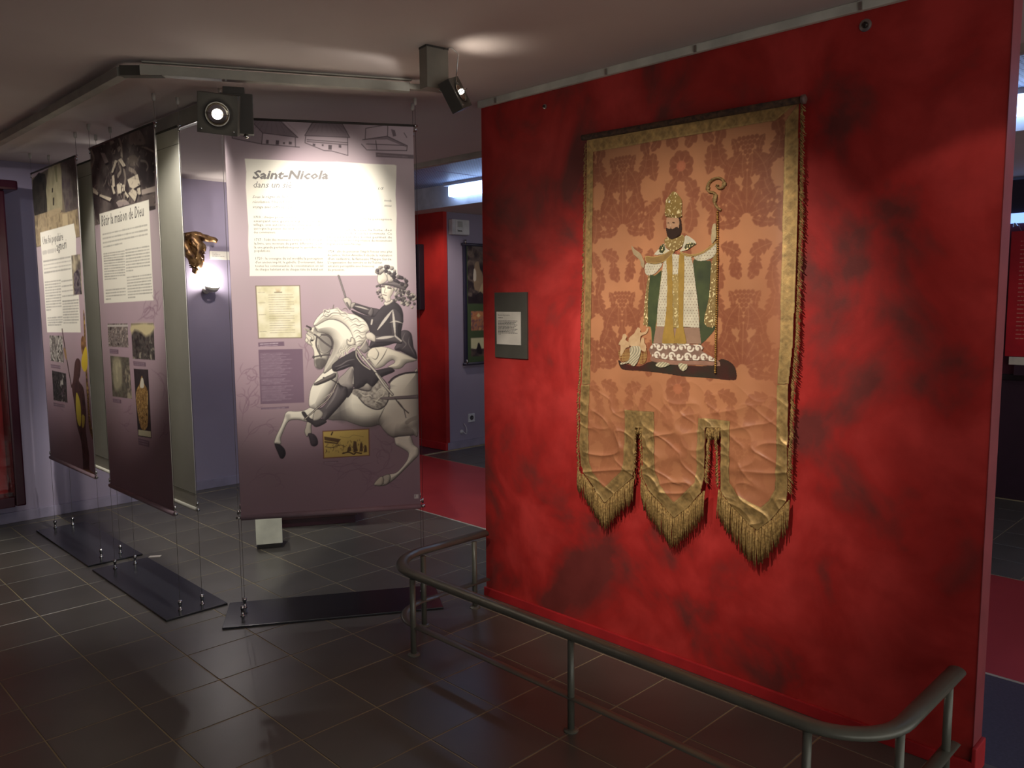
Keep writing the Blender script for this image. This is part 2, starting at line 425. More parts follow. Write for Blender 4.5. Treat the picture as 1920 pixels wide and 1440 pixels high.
 'foot': [(311,1038),(326,1043),(342,1020),(366,1002),(399,1005),(426,995),(430,982),(382,961),(358,979),(333,999)],
 'foot_pale': [(375,1044),(396,1052),(416,1034),(412,1013),(391,997),(366,998)],
 'st1': [(493,1189),(450,1109),(392,1061),(325,1004)],
 'st2': [(471,1138),(417,1106)],
 'rein_p': [(423,1212),(460,1202),(517,1162)],
 'blade2': [(686,1226),(728,1160),(766,1114)],
 'thongs': [(779,1094),(812,1049),(847,1015)],
 'thongs2': [(796,1076),(821,1040),(833,992)],
 'strap': [(702,1101),(744,1103),(898,1108),(898,1089),(744,1087),(710,1092)],
 'pic_o': [(410,941),(645,943),(644,801),(410,798)],
 'pic_i': [(414,936),(640,938),(639,805),(415,803)],
 'pic_roof': [(418,912),(501,894),(488,877),(419,893)],
 'pic_roof2': [(418,889),(488,875),(484,869),(419,880)],
 'pic_cap': [(411,782),(483,783),(483,777),(411,774)],
 'pic_f1': [(564,878),(570,882),(578,877),(580,851),(584,829),(563,821),(559,852)],
 'pic_f2': [(534,849),(542,857),(551,848),(550,831),(529,827)],
 'pic_f3': [(597,867),(601,872),(608,867),(609,828),(592,824)],
 'pic_f4': [(618,849),(622,858),(629,849),(630,822),(613,819)],
 'pic_g': [(508,820),(538,825),(563,813),(575,821),(601,815)],
 'pic_g2': [(422,859),(455,853),(496,864),(521,854)],
 'pic_m': [(497,907),(539,900),(564,912),(614,901)],
 'pic_ch': [(454,919),(460,932)],
 'b2_photo': [(-36,2459),(891,2486),(922,2482),(888,2053),(-28,2033)],
 'b2_sky': [(592,2454),(692,2467),(748,2450),(782,2422),(806,2382),(740,2382),(645,2399),(597,2408)],
 'b2_r1': [(160,2421),(227,2409),(276,2356),(220,2354)],
 'b2_r2': [(374,2354),(410,2347),(334,2292),(308,2296)],
 'b2_r3': [(421,2349),(468,2353),(525,2307),(484,2305)],
 'b2_r4': [(316,2276),(349,2280),(353,2218),(315,2217)],
 'b2_r5': [(295,2230),(326,2220),(354,2181),(322,2180)],
 'b2_r6': [(380,2223),(423,2232),(459,2220),(441,2200),(443,2174),(385,2175)],
 'b2_r7': [(537,2234),(628,2242),(682,2246),(709,2191),(611,2179),(563,2193)],
 'b2_r8': [(539,2163),(601,2183),(667,2156),(623,2112)],
 'b2_r9': [(659,2175),(703,2178),(709,2143),(680,2143)],
 'b2_r10': [(-12,2251),(45,2235),(89,2209),(76,2197),(-4,2220)],
 'b2_r11': [(111,2200),(292,2162),(263,2147),(104,2189)],
 'b2_r12': [(354,2133),(403,2141),(475,2139),(534,2120),(553,2105),(388,2105)],
 'b2_r13': [(458,2216),(494,2213),(495,2181),(449,2181)],
 'b2_r14': [(495,2181),(548,2148),(526,2139),(489,2167)],
 'b2_road': [(415,2339),(451,2292),(406,2268)],
 'b2_road2': [(449,2460),(476,2418),(480,2361)],
 'b2_road3': [(493,2295),(508,2251),(493,2202),(476,2146)],
 'b2_road4': [(573,2284),(649,2256),(690,2193)],
 'b2_road5': [(11,2450),(53,2404),(14,2370),(-13,2350)],
 'b2_path': [(739,2375),(830,2348),(904,2323),(905,2333),(813,2364)],
 'b2_strip': [(720,2163),(900,2165),(900,2138),(713,2139)],
 'b2_strip2': [(712,2132),(899,2131),(894,2070),(716,2076)],
 'b2_field': [(549,2340),(630,2349),(695,2325),(672,2292),(575,2302)],
 'b2_curve': [(732,2307),(796,2294),(821,2268),(801,2252)],
 'b2_v1': [(310,2462),(364,2459),(384,2443),(319,2439)],
 'b2_v2': [(412,2411),(455,2417),(474,2404),(431,2387)],
 'b2_v3': [(369,2405),(390,2406),(377,2386),(351,2389)],
 'b2_v4': [(462,2391),(486,2374),(489,2353),(459,2363)],
 'b2_v5': [(188,2461),(233,2463),(243,2451)],
 'b2_panel': [(86,2093),(808,2107),(801,1605),(78,1591)],
 'b2_title': [(107,2022),(737,2032)],
 'b2_scr1': [(790,1503),(855,1579),(822,1624),(882,1653)],
 'b2_scr2': [(571,1500),(696,1533),(758,1564),(721,1579)],
 'b2_i1': [(121,1976),(768,1985)],
 'b2_i2': [(118,1953),(769,1960)],
 'b2_i3': [(116,1929),(768,1939)],
 'b2_i4': [(118,1906),(413,1912)],
 'b2_a0': [(114,1868),(435,1870)],
 'b2_a1': [(116,1828),(432,1828)],
 'b2_a2': [(110,1726),(426,1728)],
 'b2_a3': [(115,1664),(420,1671)],
 'b2_a4': [(112,1614),(188,1617)],
 'b2_c0': [(453,1874),(781,1878)],
 'b2_c1': [(447,1763),(537,1765)],
 'b2_c2': [(452,1728),(788,1736)],
 'b2_c3': [(453,1621),(553,1623)],
 'b2_p1': [(112,1475),(423,1482),(416,1351),(108,1345)],
 'b2_p2': [(472,1482),(785,1489),(776,1300),(471,1292)],
 'b2_p2sky': [(477,1478),(780,1486),(767,1445),(674,1418),(610,1437),(520,1448),(476,1426)],
 'b2_p3': [(124,1293),(415,1296),(427,1070),(125,1060)],
 'b2_p3t': [(160,1267),(287,1281),(285,1145),(219,1103),(157,1118)],
 'b2_p4': [(475,1238),(678,1245),(674,881),(484,870)],
 'b2_p4f': [(547,1161),(586,1207),(615,1165),(656,1133),(649,1063),(625,938),(534,920),(483,1050),(498,1122)],
 'b2_p4w': [(573,1189),(602,1192),(607,1147),(552,1144)],
 'b2_p4b': [(492,907),(667,917),(668,885),(489,875)],
 'b2_cap1': [(122,1332),(260,1333),(258,1309),(120,1307)],
 'b2_cap2': [(474,1279),(649,1281),(649,1259),(477,1256)],
 'b2_cap3': [(124,1046),(256,1051),(256,1030),(127,1026)],
 'b2_cap4': [(483,859),(640,861),(637,828),(484,824)],
 'b2_s1': [(617,1510),(689,1562),(796,1562),(792,1521),(727,1512)],
 'b2_s2': [(722,1249),(844,1213),(879,1148),(832,1094)],
 'b2_s3': [(281,979),(380,1005),(408,1044)],
 'b2_s4': [(200,915),(322,908),(375,950)],
 'b2_s5': [(771,891),(858,943),(843,993)],
 'b1_photo': [(4,2433),(624,2466),(900,2475),(911,1989),(-4,1972)],
 'b1_tower': [(380,2459),(610,2467),(638,2412),(611,2172),(302,2185),(299,2327)],
 'b1_tower_d': [(499,2453),(550,2455),(550,2351),(521,2354)],
 'b1_win1': [(425,2326),(451,2324),(442,2297),(418,2299)],
 'b1_win2': [(432,2265),(461,2263),(450,2216),(422,2218)],
 'b1_trees': [(15,2418),(306,2427),(286,2186),(6,2188)],
 'b1_hill': [(651,2457),(899,2467),(902,2160),(665,2157)],
 'b1_ground': [(5,2184),(348,2187),(650,2153),(895,2156),(905,1993),(-3,1979)],
 'b1_col1': [(600,2147),(705,2146),(702,2074),(597,2077)],
 'b1_base': [(302,2190),(570,2192),(581,2165),(342,2148)],
 'b1_panel': [(106,2065),(813,2076),(836,1995),(820,1881),(759,1883),(732,1645),(822,1645),(814,1412),(112,1396)],
 'b1_t1': [(148,1983),(589,1988)],
 'b1_t2': [(140,1929),(413,1934)],
 'b1_t3': [(437,1926),(650,1936)],
 'b1_i0': [(139,1871),(706,1879)],
 'b1_i1': [(141,1796),(711,1807)],
 'b1_a0': [(139,1733),(479,1739)],
 'b1_a1': [(133,1547),(461,1556)],
 'b1_a2': [(142,1493),(466,1504)],
 'b1_a3': [(143,1446),(465,1454)],
 'b1_c0': [(496,1731),(710,1737)],
 'b1_c1': [(491,1604),(807,1613)],
 'b1_c2': [(485,1466),(783,1473)],
 'b1_p1': [(725,1886),(893,1888),(886,1646),(718,1642)],
 'b1_p1d': [(750,1775),(866,1809),(878,1647),(732,1645)],
 'b1_p2': [(156,1377),(443,1381),(438,1204),(153,1204)],
 'b1_p3': [(164,1139),(466,1136),(459,944),(157,936)],
 'b1_sw': [(446,1422),(502,1227),(563,1057)],
 'b1_swh': [(451,1302),(495,1289),(502,1227),(468,1245)],
 'b1_cap1': [(143,1180),(358,1182),(355,1160),(147,1158)],
 'b1_cap2': [(148,919),(396,924),(393,906),(151,896)],
 'b1_fig': [(603,1098),(662,1216),(723,1248),(776,1223),(752,1146),(719,1106),(797,1065),(814,981),(818,906),(792,808),(808,714),(826,640),(815,552),(864,511),(700,506),(698,604),(684,719),(624,810),(598,943),(569,1057)],
 'b1_figy': [(651,1025),(704,991),(723,916),(696,817),(641,831),(625,926)],
 'b1_figy2': [(736,889),(788,884),(767,825),(726,811)],
 'b1_face2': [(808,1363),(853,1393),(889,1357),(875,1293),(811,1280)],
 'b1_yel2': [(808,1262),(899,1330),(902,1211),(838,1170),(787,1205)],
 'b1_gold2': [(883,1521),(906,1494),(888,1136),(894,1063),(889,894),(921,803),(925,747),(861,816),(853,947),(857,1153)],
 'b1_foot': [(690,534),(842,546),(932,526),(917,509),(810,503),(700,508)],
 'pb_outline': [(49,2307),(1063,2300),(1067,2017),(1070,1592),(1072,1276),(1073,1115),(1061,950),(1016,850),(929,696),(880,713),(773,831),(766,907),(760,1074),(723,1070),(692,1041),(677,894),(543,671),(502,693),(397,822),(380,1040),(346,1036),(342,845),(302,766),(175,666),(118,699),(37,813),(27,1002),(29,1451),(44,1935)],
 'pb_tape_out': [(49,2307),(1063,2300),(1067,2017),(1070,1592),(1072,1276),(1043,1273),(1049,907),(1055,867),(929,688),(880,713),(775,821),(769,907),(762,1088),(696,1081),(695,897),(678,831),(546,664),(502,693),(397,822),(386,1045),(343,1041),(336,844),(302,766),(172,661),(118,699),(41,801),(27,1002),(29,1451),(44,1935)],
 'pb_rod': [(40,2318),(1078,2316)],
 'fig_axis': [(538,1595),(543,1944)],
 'ax1': [(256,2283),(265,1267)],
 'ax2': [(844,2259),(868,1303)],
 'mitre': [(530,2033),(507,2014),(493,1998),(491,1971),(493,1935),(530,1927),(567,1926),(569,1958),(570,1991),(553,2016)],
 'mitre_band': [(492,1946),(530,1937),(568,1937),(567,1924),(530,1924),(493,1934)],
 'mitre_gem': [(509,1996),(514,1996),(518,1989),(513,1986),(507,1988)],
 'face2': [(497,1925),(515,1928),(544,1925),(559,1917),(558,1881),(545,1864),(516,1866),(500,1885)],
 'hair2': [(544,1925),(562,1925),(569,1899),(570,1869),(560,1851),(546,1846),(552,1876)],
 'beard': [(497,1888),(516,1881),(520,1893),(527,1880),(552,1888),(563,1863),(546,1843),(524,1838),(506,1848),(499,1867)],
 'eyeL': [(504,1908),(514,1907),(514,1904),(504,1904)],
 'eyeR': [(527,1908),(539,1907),(539,1902),(527,1903)],
 'nose2': [(517,1905),(522,1905),(523,1891),(515,1891)],
 'collar': [(488,1837),(509,1851),(546,1843),(574,1856),(585,1838),(575,1808),(547,1792),(518,1793),(495,1812)],
 'alb_yoke_l': [(484,1825),(495,1806),(518,1790),(503,1782),(436,1778),(458,1802)],
 'alb_yoke_r': [(585,1850),(616,1839),(638,1817),(624,1806),(589,1790),(561,1788),(575,1808)],
 'embl_l': [(460,1802),(466,1814),(477,1820),(488,1819),(492,1788),(466,1786)],
 'embl_r': [(582,1799),(592,1817),(617,1821),(638,1814),(624,1806),(593,1790)],
 'mantle_l': [(391,1777),(436,1772),(488,1782),(532,1802),(539,1789),(518,1769),(482,1746),(437,1741),(395,1749)],
 'mantle_r': [(546,1798),(575,1784),(618,1774),(659,1781),(699,1802),(726,1821),(723,1807),(686,1782),(632,1764),(583,1769)],
 'sleeve_l': [(391,1746),(437,1740),(478,1743),(467,1722),(437,1698),(399,1694),(385,1712)],
 'sleeve_r': [(625,1764),(673,1777),(723,1813),(730,1783),(714,1758),(687,1747),(646,1745)],
 'hand_l': [(312,1825),(332,1808),(364,1788),(375,1768),(385,1749),(380,1724),(364,1738),(360,1757),(336,1776),(321,1790)],
 'hand_r2': [(711,1877),(728,1888),(731,1835),(722,1818),(709,1813)],
 'cope_l': [(403,1699),(437,1695),(471,1715),(475,1697),(465,1610),(455,1511),(448,1473),(449,1403),(426,1403),(418,1472),(388,1484),(401,1598)],
 'cope_l_edge': [(388,1484),(379,1487),(387,1598),(403,1696),(415,1695),(404,1598),(406,1481)],
 'cope_r': [(622,1750),(687,1745),(704,1738),(702,1679),(697,1585),(692,1501),(730,1484),(707,1448),(673,1417),(652,1410),(654,1513),(642,1603)],
 'cope_r_edge': [(706,1738),(730,1772),(738,1631),(734,1490),(675,1495),(697,1602)],
 'gown': [(482,1746),(503,1769),(525,1781),(575,1772),(614,1765),(625,1729),(634,1669),(649,1573),(657,1477),(452,1479),(455,1554),(468,1647)],
 'gown_low': [(452,1479),(657,1477),(666,1411),(434,1406),(444,1460)],
 'stole_l': [(498,1757),(525,1781),(530,1695),(537,1481),(544,1407),(483,1408),(493,1480),(503,1573),(503,1696)],
 'stole_r': [(558,1773),(583,1769),(585,1658),(584,1482),(600,1412),(542,1407),(552,1481),(556,1634)],
 'stole_mid': [(530,1695),(559,1695),(563,1475),(537,1475)],
 'lace': [(432,1406),(666,1408),(670,1384),(732,1355),(729,1342),(681,1345),(612,1341),(539,1340),(480,1343),(427,1352)],
 'hem': [(427,1352),(480,1343),(612,1341),(736,1345),(736,1327),(640,1324),(525,1320),(427,1330)],
 'train': [(732,1357),(753,1343),(757,1325),(733,1324)],
 'shoe_l': [(450,1315),(465,1328),(495,1331),(525,1322),(496,1308),(466,1306)],
 'shoe_r': [(562,1327),(583,1329),(605,1326),(604,1308),(587,1296),(569,1306)],
 'ground': [(242,1327),(277,1312),(357,1304),(427,1330),(569,1321),(709,1326),(756,1355),(802,1345),(826,1323),(833,1282),(804,1273),(697,1274),(584,1274),(496,1281),(373,1284),(277,1283),(251,1295)],
 'crook': [(749,1938),(731,1951),(719,1975),(722,2000),(712,2010),(695,2014),(687,2029),(694,2049),(714,2061),(737,2063),(757,2051),(760,2033),(751,2023),(734,2026),(729,2037)],
 'crozier': [(734,1933),(737,1748),(736,1573),(736,1396),(736,1300)],
 'kid1': [(264,1423),(268,1440),(282,1443),(292,1431),(284,1417),(300,1408),(305,1386),(285,1378),(260,1344),(254,1357),(256,1390),(244,1393),(252,1410)],
 'kid2': [(340,1461),(352,1474),(367,1465),(367,1452),(391,1456),(402,1472),(412,1469),(399,1446),(368,1433),(364,1391),(341,1384),(305,1392),(300,1424),(328,1445)],
 'kid3': [(366,1413),(376,1433),(389,1424),(388,1408),(399,1395),(396,1370),(376,1372),(360,1388)],
 'tub_l': [(245,1367),(276,1375),(309,1373),(305,1327),(261,1321),(248,1337)],
 'tub_r': [(372,1372),(402,1376),(396,1325),(361,1317)],
 'drape': [(309,1386),(364,1391),(369,1362),(349,1316),(326,1302),(301,1314),(261,1305),(257,1315),(293,1323),(309,1347)],
 'tape_o': [(35,1203),(32,1085),(30,954),(35,823),(73,769),(175,663),(236,724),(334,808),(343,889),(346,1013),(345,1033),(379,1036),(382,1017),(385,917),(389,817),(422,772),(550,666),(615,722),(680,798),(691,863),(695,958),(695,1071),(765,1078),(767,968),(770,824),(820,775),(935,689),(989,740),(1051,826),(1054,899),(1050,1083),(1045,1274)],
 'tape_i': [(90,1207),(87,1090),(84,960),(86,842),(111,798),(169,739),(214,784),(269,833),(277,903),(282,1006),(284,1108),(444,1115),(448,1025),(452,926),(457,850),(487,799),(546,737),(595,784),(646,835),(654,911),(655,1027),(659,1110),(808,1113),(809,1004),(812,866),(852,822),(946,787),(977,818),(1001,866),(1006,980),(1004,1126),(1001,1271)],
 'tape_top_o': [(62,2303),(1053,2298)],
 'tape_top_i': [(99,2243),(968,2244)],
 'tape_l_o': [(62,2303),(60,1742),(52,1402),(40,1204)],
 'tape_l_i': [(102,2247),(98,1741),(93,1403),(91,1207)],
 'tape_r_o': [(1055,2298),(1062,1864),(1059,1434),(1047,1274)],
 'tape_r_i': [(1003,2238),(1004,1868),(1008,1433),(1002,1271)],
 'fr1': [(23,809),(73,766),(175,663),(236,724),(340,810)],
 'fr2': [(387,817),(422,769),(550,666),(615,722),(698,812)],
 'fr3': [(765,828),(820,775),(935,689),(989,740),(1061,835)],
 'sl1a': [(346,1025),(346,957),(345,889),(343,810)],
 'sl1b': [(379,1036),(381,962),(384,895),(388,817)],
 'sl2a': [(713,1070),(706,1002),(701,938),(694,853)],
 'sl2b': [(745,1074),(751,1007),(756,946),(761,843)],
 'sl1t': [(345,1033),(382,1037)],
 'sl2t': [(704,1072),(762,1078)],
 'fab_low': [(35,1203),(32,1085),(30,954),(35,823),(73,769),(175,663),(236,724),(334,808),(343,889),(346,1013),(345,1033),(379,1036),(382,1017),(385,917),(389,817),(422,772),(550,666),(615,722),(680,798),(691,863),(695,958),(695,1071),(765,1078),(767,968),(770,824),(820,775),(935,689),(989,740),(1051,826),(1054,899),(1050,1083),(1045,1274)],
 'edl': [(59,2287),(54,1743),(42,1402),(30,1203),(24,1002),(28,812)],
 'edr': [(1061,2291),(1068,1864),(1067,1435),(1057,1275),(1056,1113),(1055,867)],
}

# ---------------------------------------------------------------- room shell
M_ceil = mat('ceiling_paint', (206, 194, 188), 0.85, rgb2=(200, 188, 183), scale=1.5)
M_purple = mat('purple_wall_paint', (150, 140, 160), 0.75, rgb2=(144, 134, 154), scale=2.0, bump=0.05, bscale=90)
M_base = mat('baseboard_paint', (150, 142, 164), 0.55)
M_redfar = mat('far_red_paint', (190, 40, 34), 0.6, rgb2=(150, 26, 24), scale=2.5)
M_redbase = mat('red_baseboard_paint', (190, 38, 42), 0.5)
M_cream = mat('cream_trim', (176, 170, 156), 0.6)
M_grout = mat('tan_grout', (172, 158, 124), 0.9)
M_tile = mat('dark_slate_tile', (93, 89, 83), 0.34, rgb2=(85, 81, 75), scale=3.0, bump=0.02, bscale=30, spec=0.6)
M_blue_floor = mat('blue_grey_vinyl', (72, 66, 78), 0.45, rgb2=(60, 55, 66), scale=90)
M_red_floor = mat('red_vinyl', (176, 60, 62), 0.3, rgb2=(164, 54, 56), scale=2.5)
M_dark_floor = mat('dark_vinyl', (66, 64, 70), 0.3)

def red_wall_material():
    m = bpy.data.materials.new('sponged_red_paint'); m.use_nodes = True; nt = m.node_tree; b = nt.nodes['Principled BSDF']
    tc = nt.nodes.new('ShaderNodeTexCoord')
    n1 = nt.nodes.new('ShaderNodeTexNoise'); n1.inputs['Scale'].default_value = 2.3; n1.inputs['Detail'].default_value = 5; n1.inputs['Roughness'].default_value = 0.55; n1.inputs['Distortion'].default_value = 0.5
    n2 = nt.nodes.new('ShaderNodeTexNoise'); n2.inputs['Scale'].default_value = 9.0; n2.inputs['Detail'].default_value = 4
    for n in (n1, n2): nt.links.new(tc.outputs['Object'], n.inputs['Vector'])
    r1 = nt.nodes.new('ShaderNodeValToRGB')
    e = r1.color_ramp.elements
    e[0].position = 0.36; e[0].color = lin((122, 50, 46)) + (1,)
    e[1].position = 0.62; e[1].color = lin((204, 60, 56)) + (1,)
    x = e.new(0.47); x.color = lin((176, 42, 38)) + (1,)
    nt.links.new(n1.outputs['Fac'], r1.inputs['Fac'])
    mx = nt.nodes.new('ShaderNodeMix'); mx.data_type = 'RGBA'; mx.blend_type = 'MULTIPLY'
    r2 = nt.nodes.new('ShaderNodeValToRGB')
    r2.color_ramp.elements[0].position = 0.3; r2.color_ramp.elements[0].color = (0.68, 0.66, 0.66, 1)
    r2.color_ramp.elements[1].position = 0.6; r2.color_ramp.elements[1].color = (1, 1, 1, 1)
    nt.links.new(n2.outputs['Fac'], r2.inputs['Fac'])
    mx.inputs[0].default_value = 0.55
    nt.links.new(r1.outputs['Color'], mx.inputs[6]); nt.links.new(r2.outputs['Color'], mx.inputs[7])
    nt.links.new(mx.outputs[2], b.inputs['Base Color'])
    n3 = nt.nodes.new('ShaderNodeTexNoise'); n3.inputs['Scale'].default_value = 140; nt.links.new(tc.outputs['Object'], n3.inputs['Vector'])
    bp = nt.nodes.new('ShaderNodeBump'); bp.inputs['Strength'].default_value = 0.08; bp.inputs['Distance'].default_value = 0.003
    nt.links.new(n3.outputs['Fac'], bp.inputs['Height']); nt.links.new(bp.outputs['Normal'], b.inputs['Normal'])
    b.inputs['Roughness'].default_value = 0.55; b.inputs['Specular IOR Level'].default_value = 0.35
    return m
M_redwall = red_wall_material()

def struct(name, lo, hi, m, parent=None, bev=0.0):
    o = box(name, lo, hi, m, parent, bev)
    if parent is None: o['kind'] = 'structure'
    return o

floor = struct('floor', (-3, -3, -0.12), (8.5, 9.5, -0.004), M_dark_floor)
box('grout_bed', (-0.3, 0.15, -0.004), (3.745, 6.69, -0.0018), M_grout, floor, 0)
box('grout_bed', (5.14, 0.8, -0.004), (7.19, 6.53, -0.0018), M_grout, floor, 0)
box('red_floor_strip', (3.745, -1.0, -0.004), (5.135, 8.5, 0.0006), M_red_floor, floor, 0.001)
box('threshold_strip', (3.735, -1.0, -0.004), (3.752, 8.0, 0.002), M_cream, floor, 0.0005)
box('blue_floor_strip', (3.0, -1.0, -0.004), (3.742, 0.93, 0.0008), M_blue_floor, floor, 0.0005)
P = 0.333
def tile_mesh(sx, sy):
    bm = bmesh.new()
    h = 0.004
    fbox(bm, (0, 0, -0.0045), (sx / 2, sy / 2, 0.0045))
    top = [e for e in bm.edges if all(v.co.z > -0.001 for v in e.verts)]
    bmesh.ops.bevel(bm, geom=top, offset=0.0012, segments=1, affect='EDGES')
    me = bpy.data.meshes.new('floor_tile'); bm.to_mesh(me); bm.free(); me.materials.append(M_tile); return me
TM = tile_mesh(P - 0.005, P - 0.005)
TMn = tile_mesh(3.742 - 3.424, P - 0.005)
def put_tile(me, x, y):
    o = bpy.data.objects.new('floor_tile', me); COL.objects.link(o); o.parent = floor
    o.location = (x, y, random.uniform(-0.0003, 0.0002))
for i in range(11):
    x0 = 0.092 + i * P
    for j in range(20):
        y0 = 0.2085 + j * 0.3342
        if y0 + P > 6.72 or (x0 < 0.7 and (y0 > 4.2 or y0 < 0.8)): continue
        if x0 > 2.9 and y0 < 0.85: continue
        if i == 10: put_tile(TMn, (3.424 + 3.742) / 2, y0 + P / 2)
        else: put_tile(TM, x0 + P / 2, y0 + P / 2)
TMc = tile_mesh(P - 0.005, 0.118)
for i in range(2, 11):
    put_tile(TMc, 0.092 + i * P + P / 2, 6.6275)
for i in range(6):
    for j in range(5):
        put_tile(TM, 5.145 + P * (i + 0.5), 0.80 + P * (j + 0.5))
for i in range(4):
    for j in range(5):
        put_tile(TM, 5.145 + P * (i + 0.5), 4.80 + P * (j + 0.5))

struct('ceiling', (-3, -3, 2.6), (3.87, 6.72, 2.72), M_ceil)
struct('trim_1', (3.82, -3, 2.566), (3.87, 6.72, 2.602), M_cream, None, 0.003)
struct('wall_back', (-3, 6.69, -0.1), (3.62, 6.81, 2.62), M_purple)
struct('baseboard_back', (-3, 6.672, 0), (3.62, 6.69, 0.078), M_base, None, 0.003)
struct('wall_left', (-3.1, -3, -0.1), (-3, 6.81, 2.62), M_purple)
# corridor beyond the partition
M_perf = bpy.data.materials.new('perforated_metal'); M_perf.use_nodes = True
def perf():
    nt = M_perf.node_tree; b = nt.nodes['Principled BSDF']
    tc = nt.nodes.new('ShaderNodeTexCoord'); mp = nt.nodes.new('ShaderNodeMapping'); mp.inputs['Scale'].default_value = (32, 32, 32)
    v = nt.nodes.new('ShaderNodeTexVoronoi'); v.inputs['Randomness'].default_value = 0.0; v.inputs['Scale'].default_value = 1.0
    v.voronoi_dimensions = '2D'
    r = nt.nodes.new('ShaderNodeValToRGB')
    r.color_ramp.elements[0].position = 0.24; r.color_ramp.elements[0].color = lin((55, 60, 72)) + (1,)
    r.color_ramp.elements[1].position = 0.30; r.color_ramp.elements[1].color = lin((150, 160, 182)) + (1,)
    nt.links.new(tc.outputs['Object'], mp.inputs['Vector']); nt.links.new(mp.outputs['Vector'], v.inputs['Vector'])
    nt.links.new(v.outputs['Distance'], r.inputs['Fac']); nt.links.new(r.outputs['Color'], b.inputs['Base Color'])
    b.inputs['Roughness'].default_value = 0.5
perf()
ccor = struct('ceiling', (3.83, -3, 2.7), (5.2, 8.6, 2.76), M_perf)
for k in range(12):
    box('ceiling_seam', (3.87, -2.6 + k * 0.9, 2.697), (5.2, -2.592 + k * 0.9, 2.7005), M_base, ccor, 0)
struct('ceiling', (5.2, -3, 2.5), (8.5, 8.6, 2.6), M_ceil)
struct('trim_2', (5.17, -3, 2.49), (5.2, 8.6, 2.72), mat('white_fascia', (205, 205, 212), 0.6), None, 0.002)
struct('wall_corner', (5.5, 6.54, -0.1), (7.19, 6.66, 2.52), M_purple)
struct('baseboard_corner', (5.49, 6.522, 0), (7.19, 6.54, 0.078), M_base, None, 0.003)
struct('wall_passage', (5.47, 6.525, -0.1), (5.52, 8.5, 2.52), M_redfar)
struct('baseboard_passage', (5.452, 6.515, 0), (5.47, 8.5, 0.078), M_redbase, None, 0.003)
struct('wall_end', (3.5, 8.5, -0.1), (5.52, 8.6, 2.75), M_purple)
struct('wall_hall_side', (3.62, 6.69, -0.1), (3.66, 8.5, 2.75), M_purple)
struct('wall_far', (7.4, -3, -0.1), (7.5, 6.66, 2.52), mat('dark_purple_paint', (70, 58, 80), 0.7))
# the red partition with its textile
struct('wall_right', (2.89, 0.745, -0.02), (2.98, 3.13, 2.6), M_redwall)
struct('baseboard_right', (2.876, 0.738, 0), (2.89, 3.137, 0.048), M_redbase, None, 0.004)
struct('baseboard_end', (2.876, 0.731, 0), (2.985, 0.745, 0.10), M_redbase, None, 0.004)
struct('trim_4', (2.888, 0.7435, 0.10), (2.98, 0.7455, 2.6), mat('mauve_edge_board', (150, 64, 70), 0.5))
tr = struct('trim_3', (2.868, 0.745, 2.566), (2.8895, 3.135, 2.5995), mat('white_trim', (222, 220, 206), 0.6), None, 0.003)
M_steel = mat('brushed_steel', (190, 188, 182), 0.3, 1.0)
M_chrome = mat('chrome', (215, 214, 210), 0.18, 1.0)
for y in (3.0, 2.3, 1.85, 1.2):
    bm = bmesh.new(); fbox(bm, (2.866, y, 2.580), (0.004, 0.006, 0.013), None, 0.001)
    mk('trim_clip', bm, M_steel, tr)

# ---------------------------------------------------------------- barrier rail round the textile
M_rail = mat('grey_green_enamel', (112, 112, 100), 0.34, 0.2, rgb2=(104, 104, 94), scale=12, bump=0.02, bscale=120)
rail = thing('barrier_rail', 'low dark grey curved metal barrier rail on floor in front of red wall', 'railing', (2.17, 1.9, 0))
hp = arc_path([(2.835, 3.075, 0.368), (2.168, 3.075, 0.368), (2.168, 0.79, 0.368), (2.835, 0.79, 0.368)], [0.24, 0.21], 10)
bm = bmesh.new(); tube(bm, hp, 0.029, 14, 0.6); mk('handrail', bm, M_rail, rail, True)
lp = arc_path([(2.82, 3.045, 0.128), (2.168, 3.045, 0.128), (2.168, 0.785, 0.128), (2.82, 0.785, 0.128)], [0.22, 0.21], 10)
bm = bmesh.new(); tube(bm, lp, 0.023, 8, 0.26); mk('lower_rail', bm, M_rail, rail, True)
for (x, y) in ((2.724, 3.04), (2.392, 3.045), (2.152, 2.82), (2.162, 1.887), (2.165, 0.985), (2.34, 0.79), (2.745, 0.785)):
    bm = bmesh.new(); tube(bm, [(x, y, 0.0), (x, y, 0.352)], 0.0135, 12)
    p = mk('post', bm, M_rail, rail, True)
    bm = bmesh.new(); lathe(bm, (x, y, 0), (0, 0, 1), [(0.028, 0.0), (0.028, 0.004), (0.022, 0.008), (0.014, 0.010)], 16)
    mk('foot_flange', bm, M_rail, p)

# ---------------------------------------------------------------- wall fixings on the partition
def anchor(y, z, r, label):
    t = thing('wall_screw', label, 'screw', (2.89, y, z), 'screws in the red wall')
    bm = bmesh.new(); lathe(bm, (2.89, y, z), (-1, 0, 0), [(r, 0), (r, 0.004), (r * 0.7, 0.006), (r * 0.6, 0.006)], 18)
    mk('washer', bm, M_steel, t)
    bm = bmesh.new(); lathe(bm, (2.884, y, z), (-1, 0, 0), [(r * 0.5, 0), (r * 0.5, 0.006), (r * 0.3, 0.009)], 12)
    mk('screw_head', bm, mat('dark_screw', (70, 62, 58), 0.4, 0.8), t)
anchor(2.685, 2.501, 0.011, 'small steel screw high on the left of the red wall')
anchor(1.19, 2.519, 0.021, 'large round steel washer and screw near the top right of the red wall')

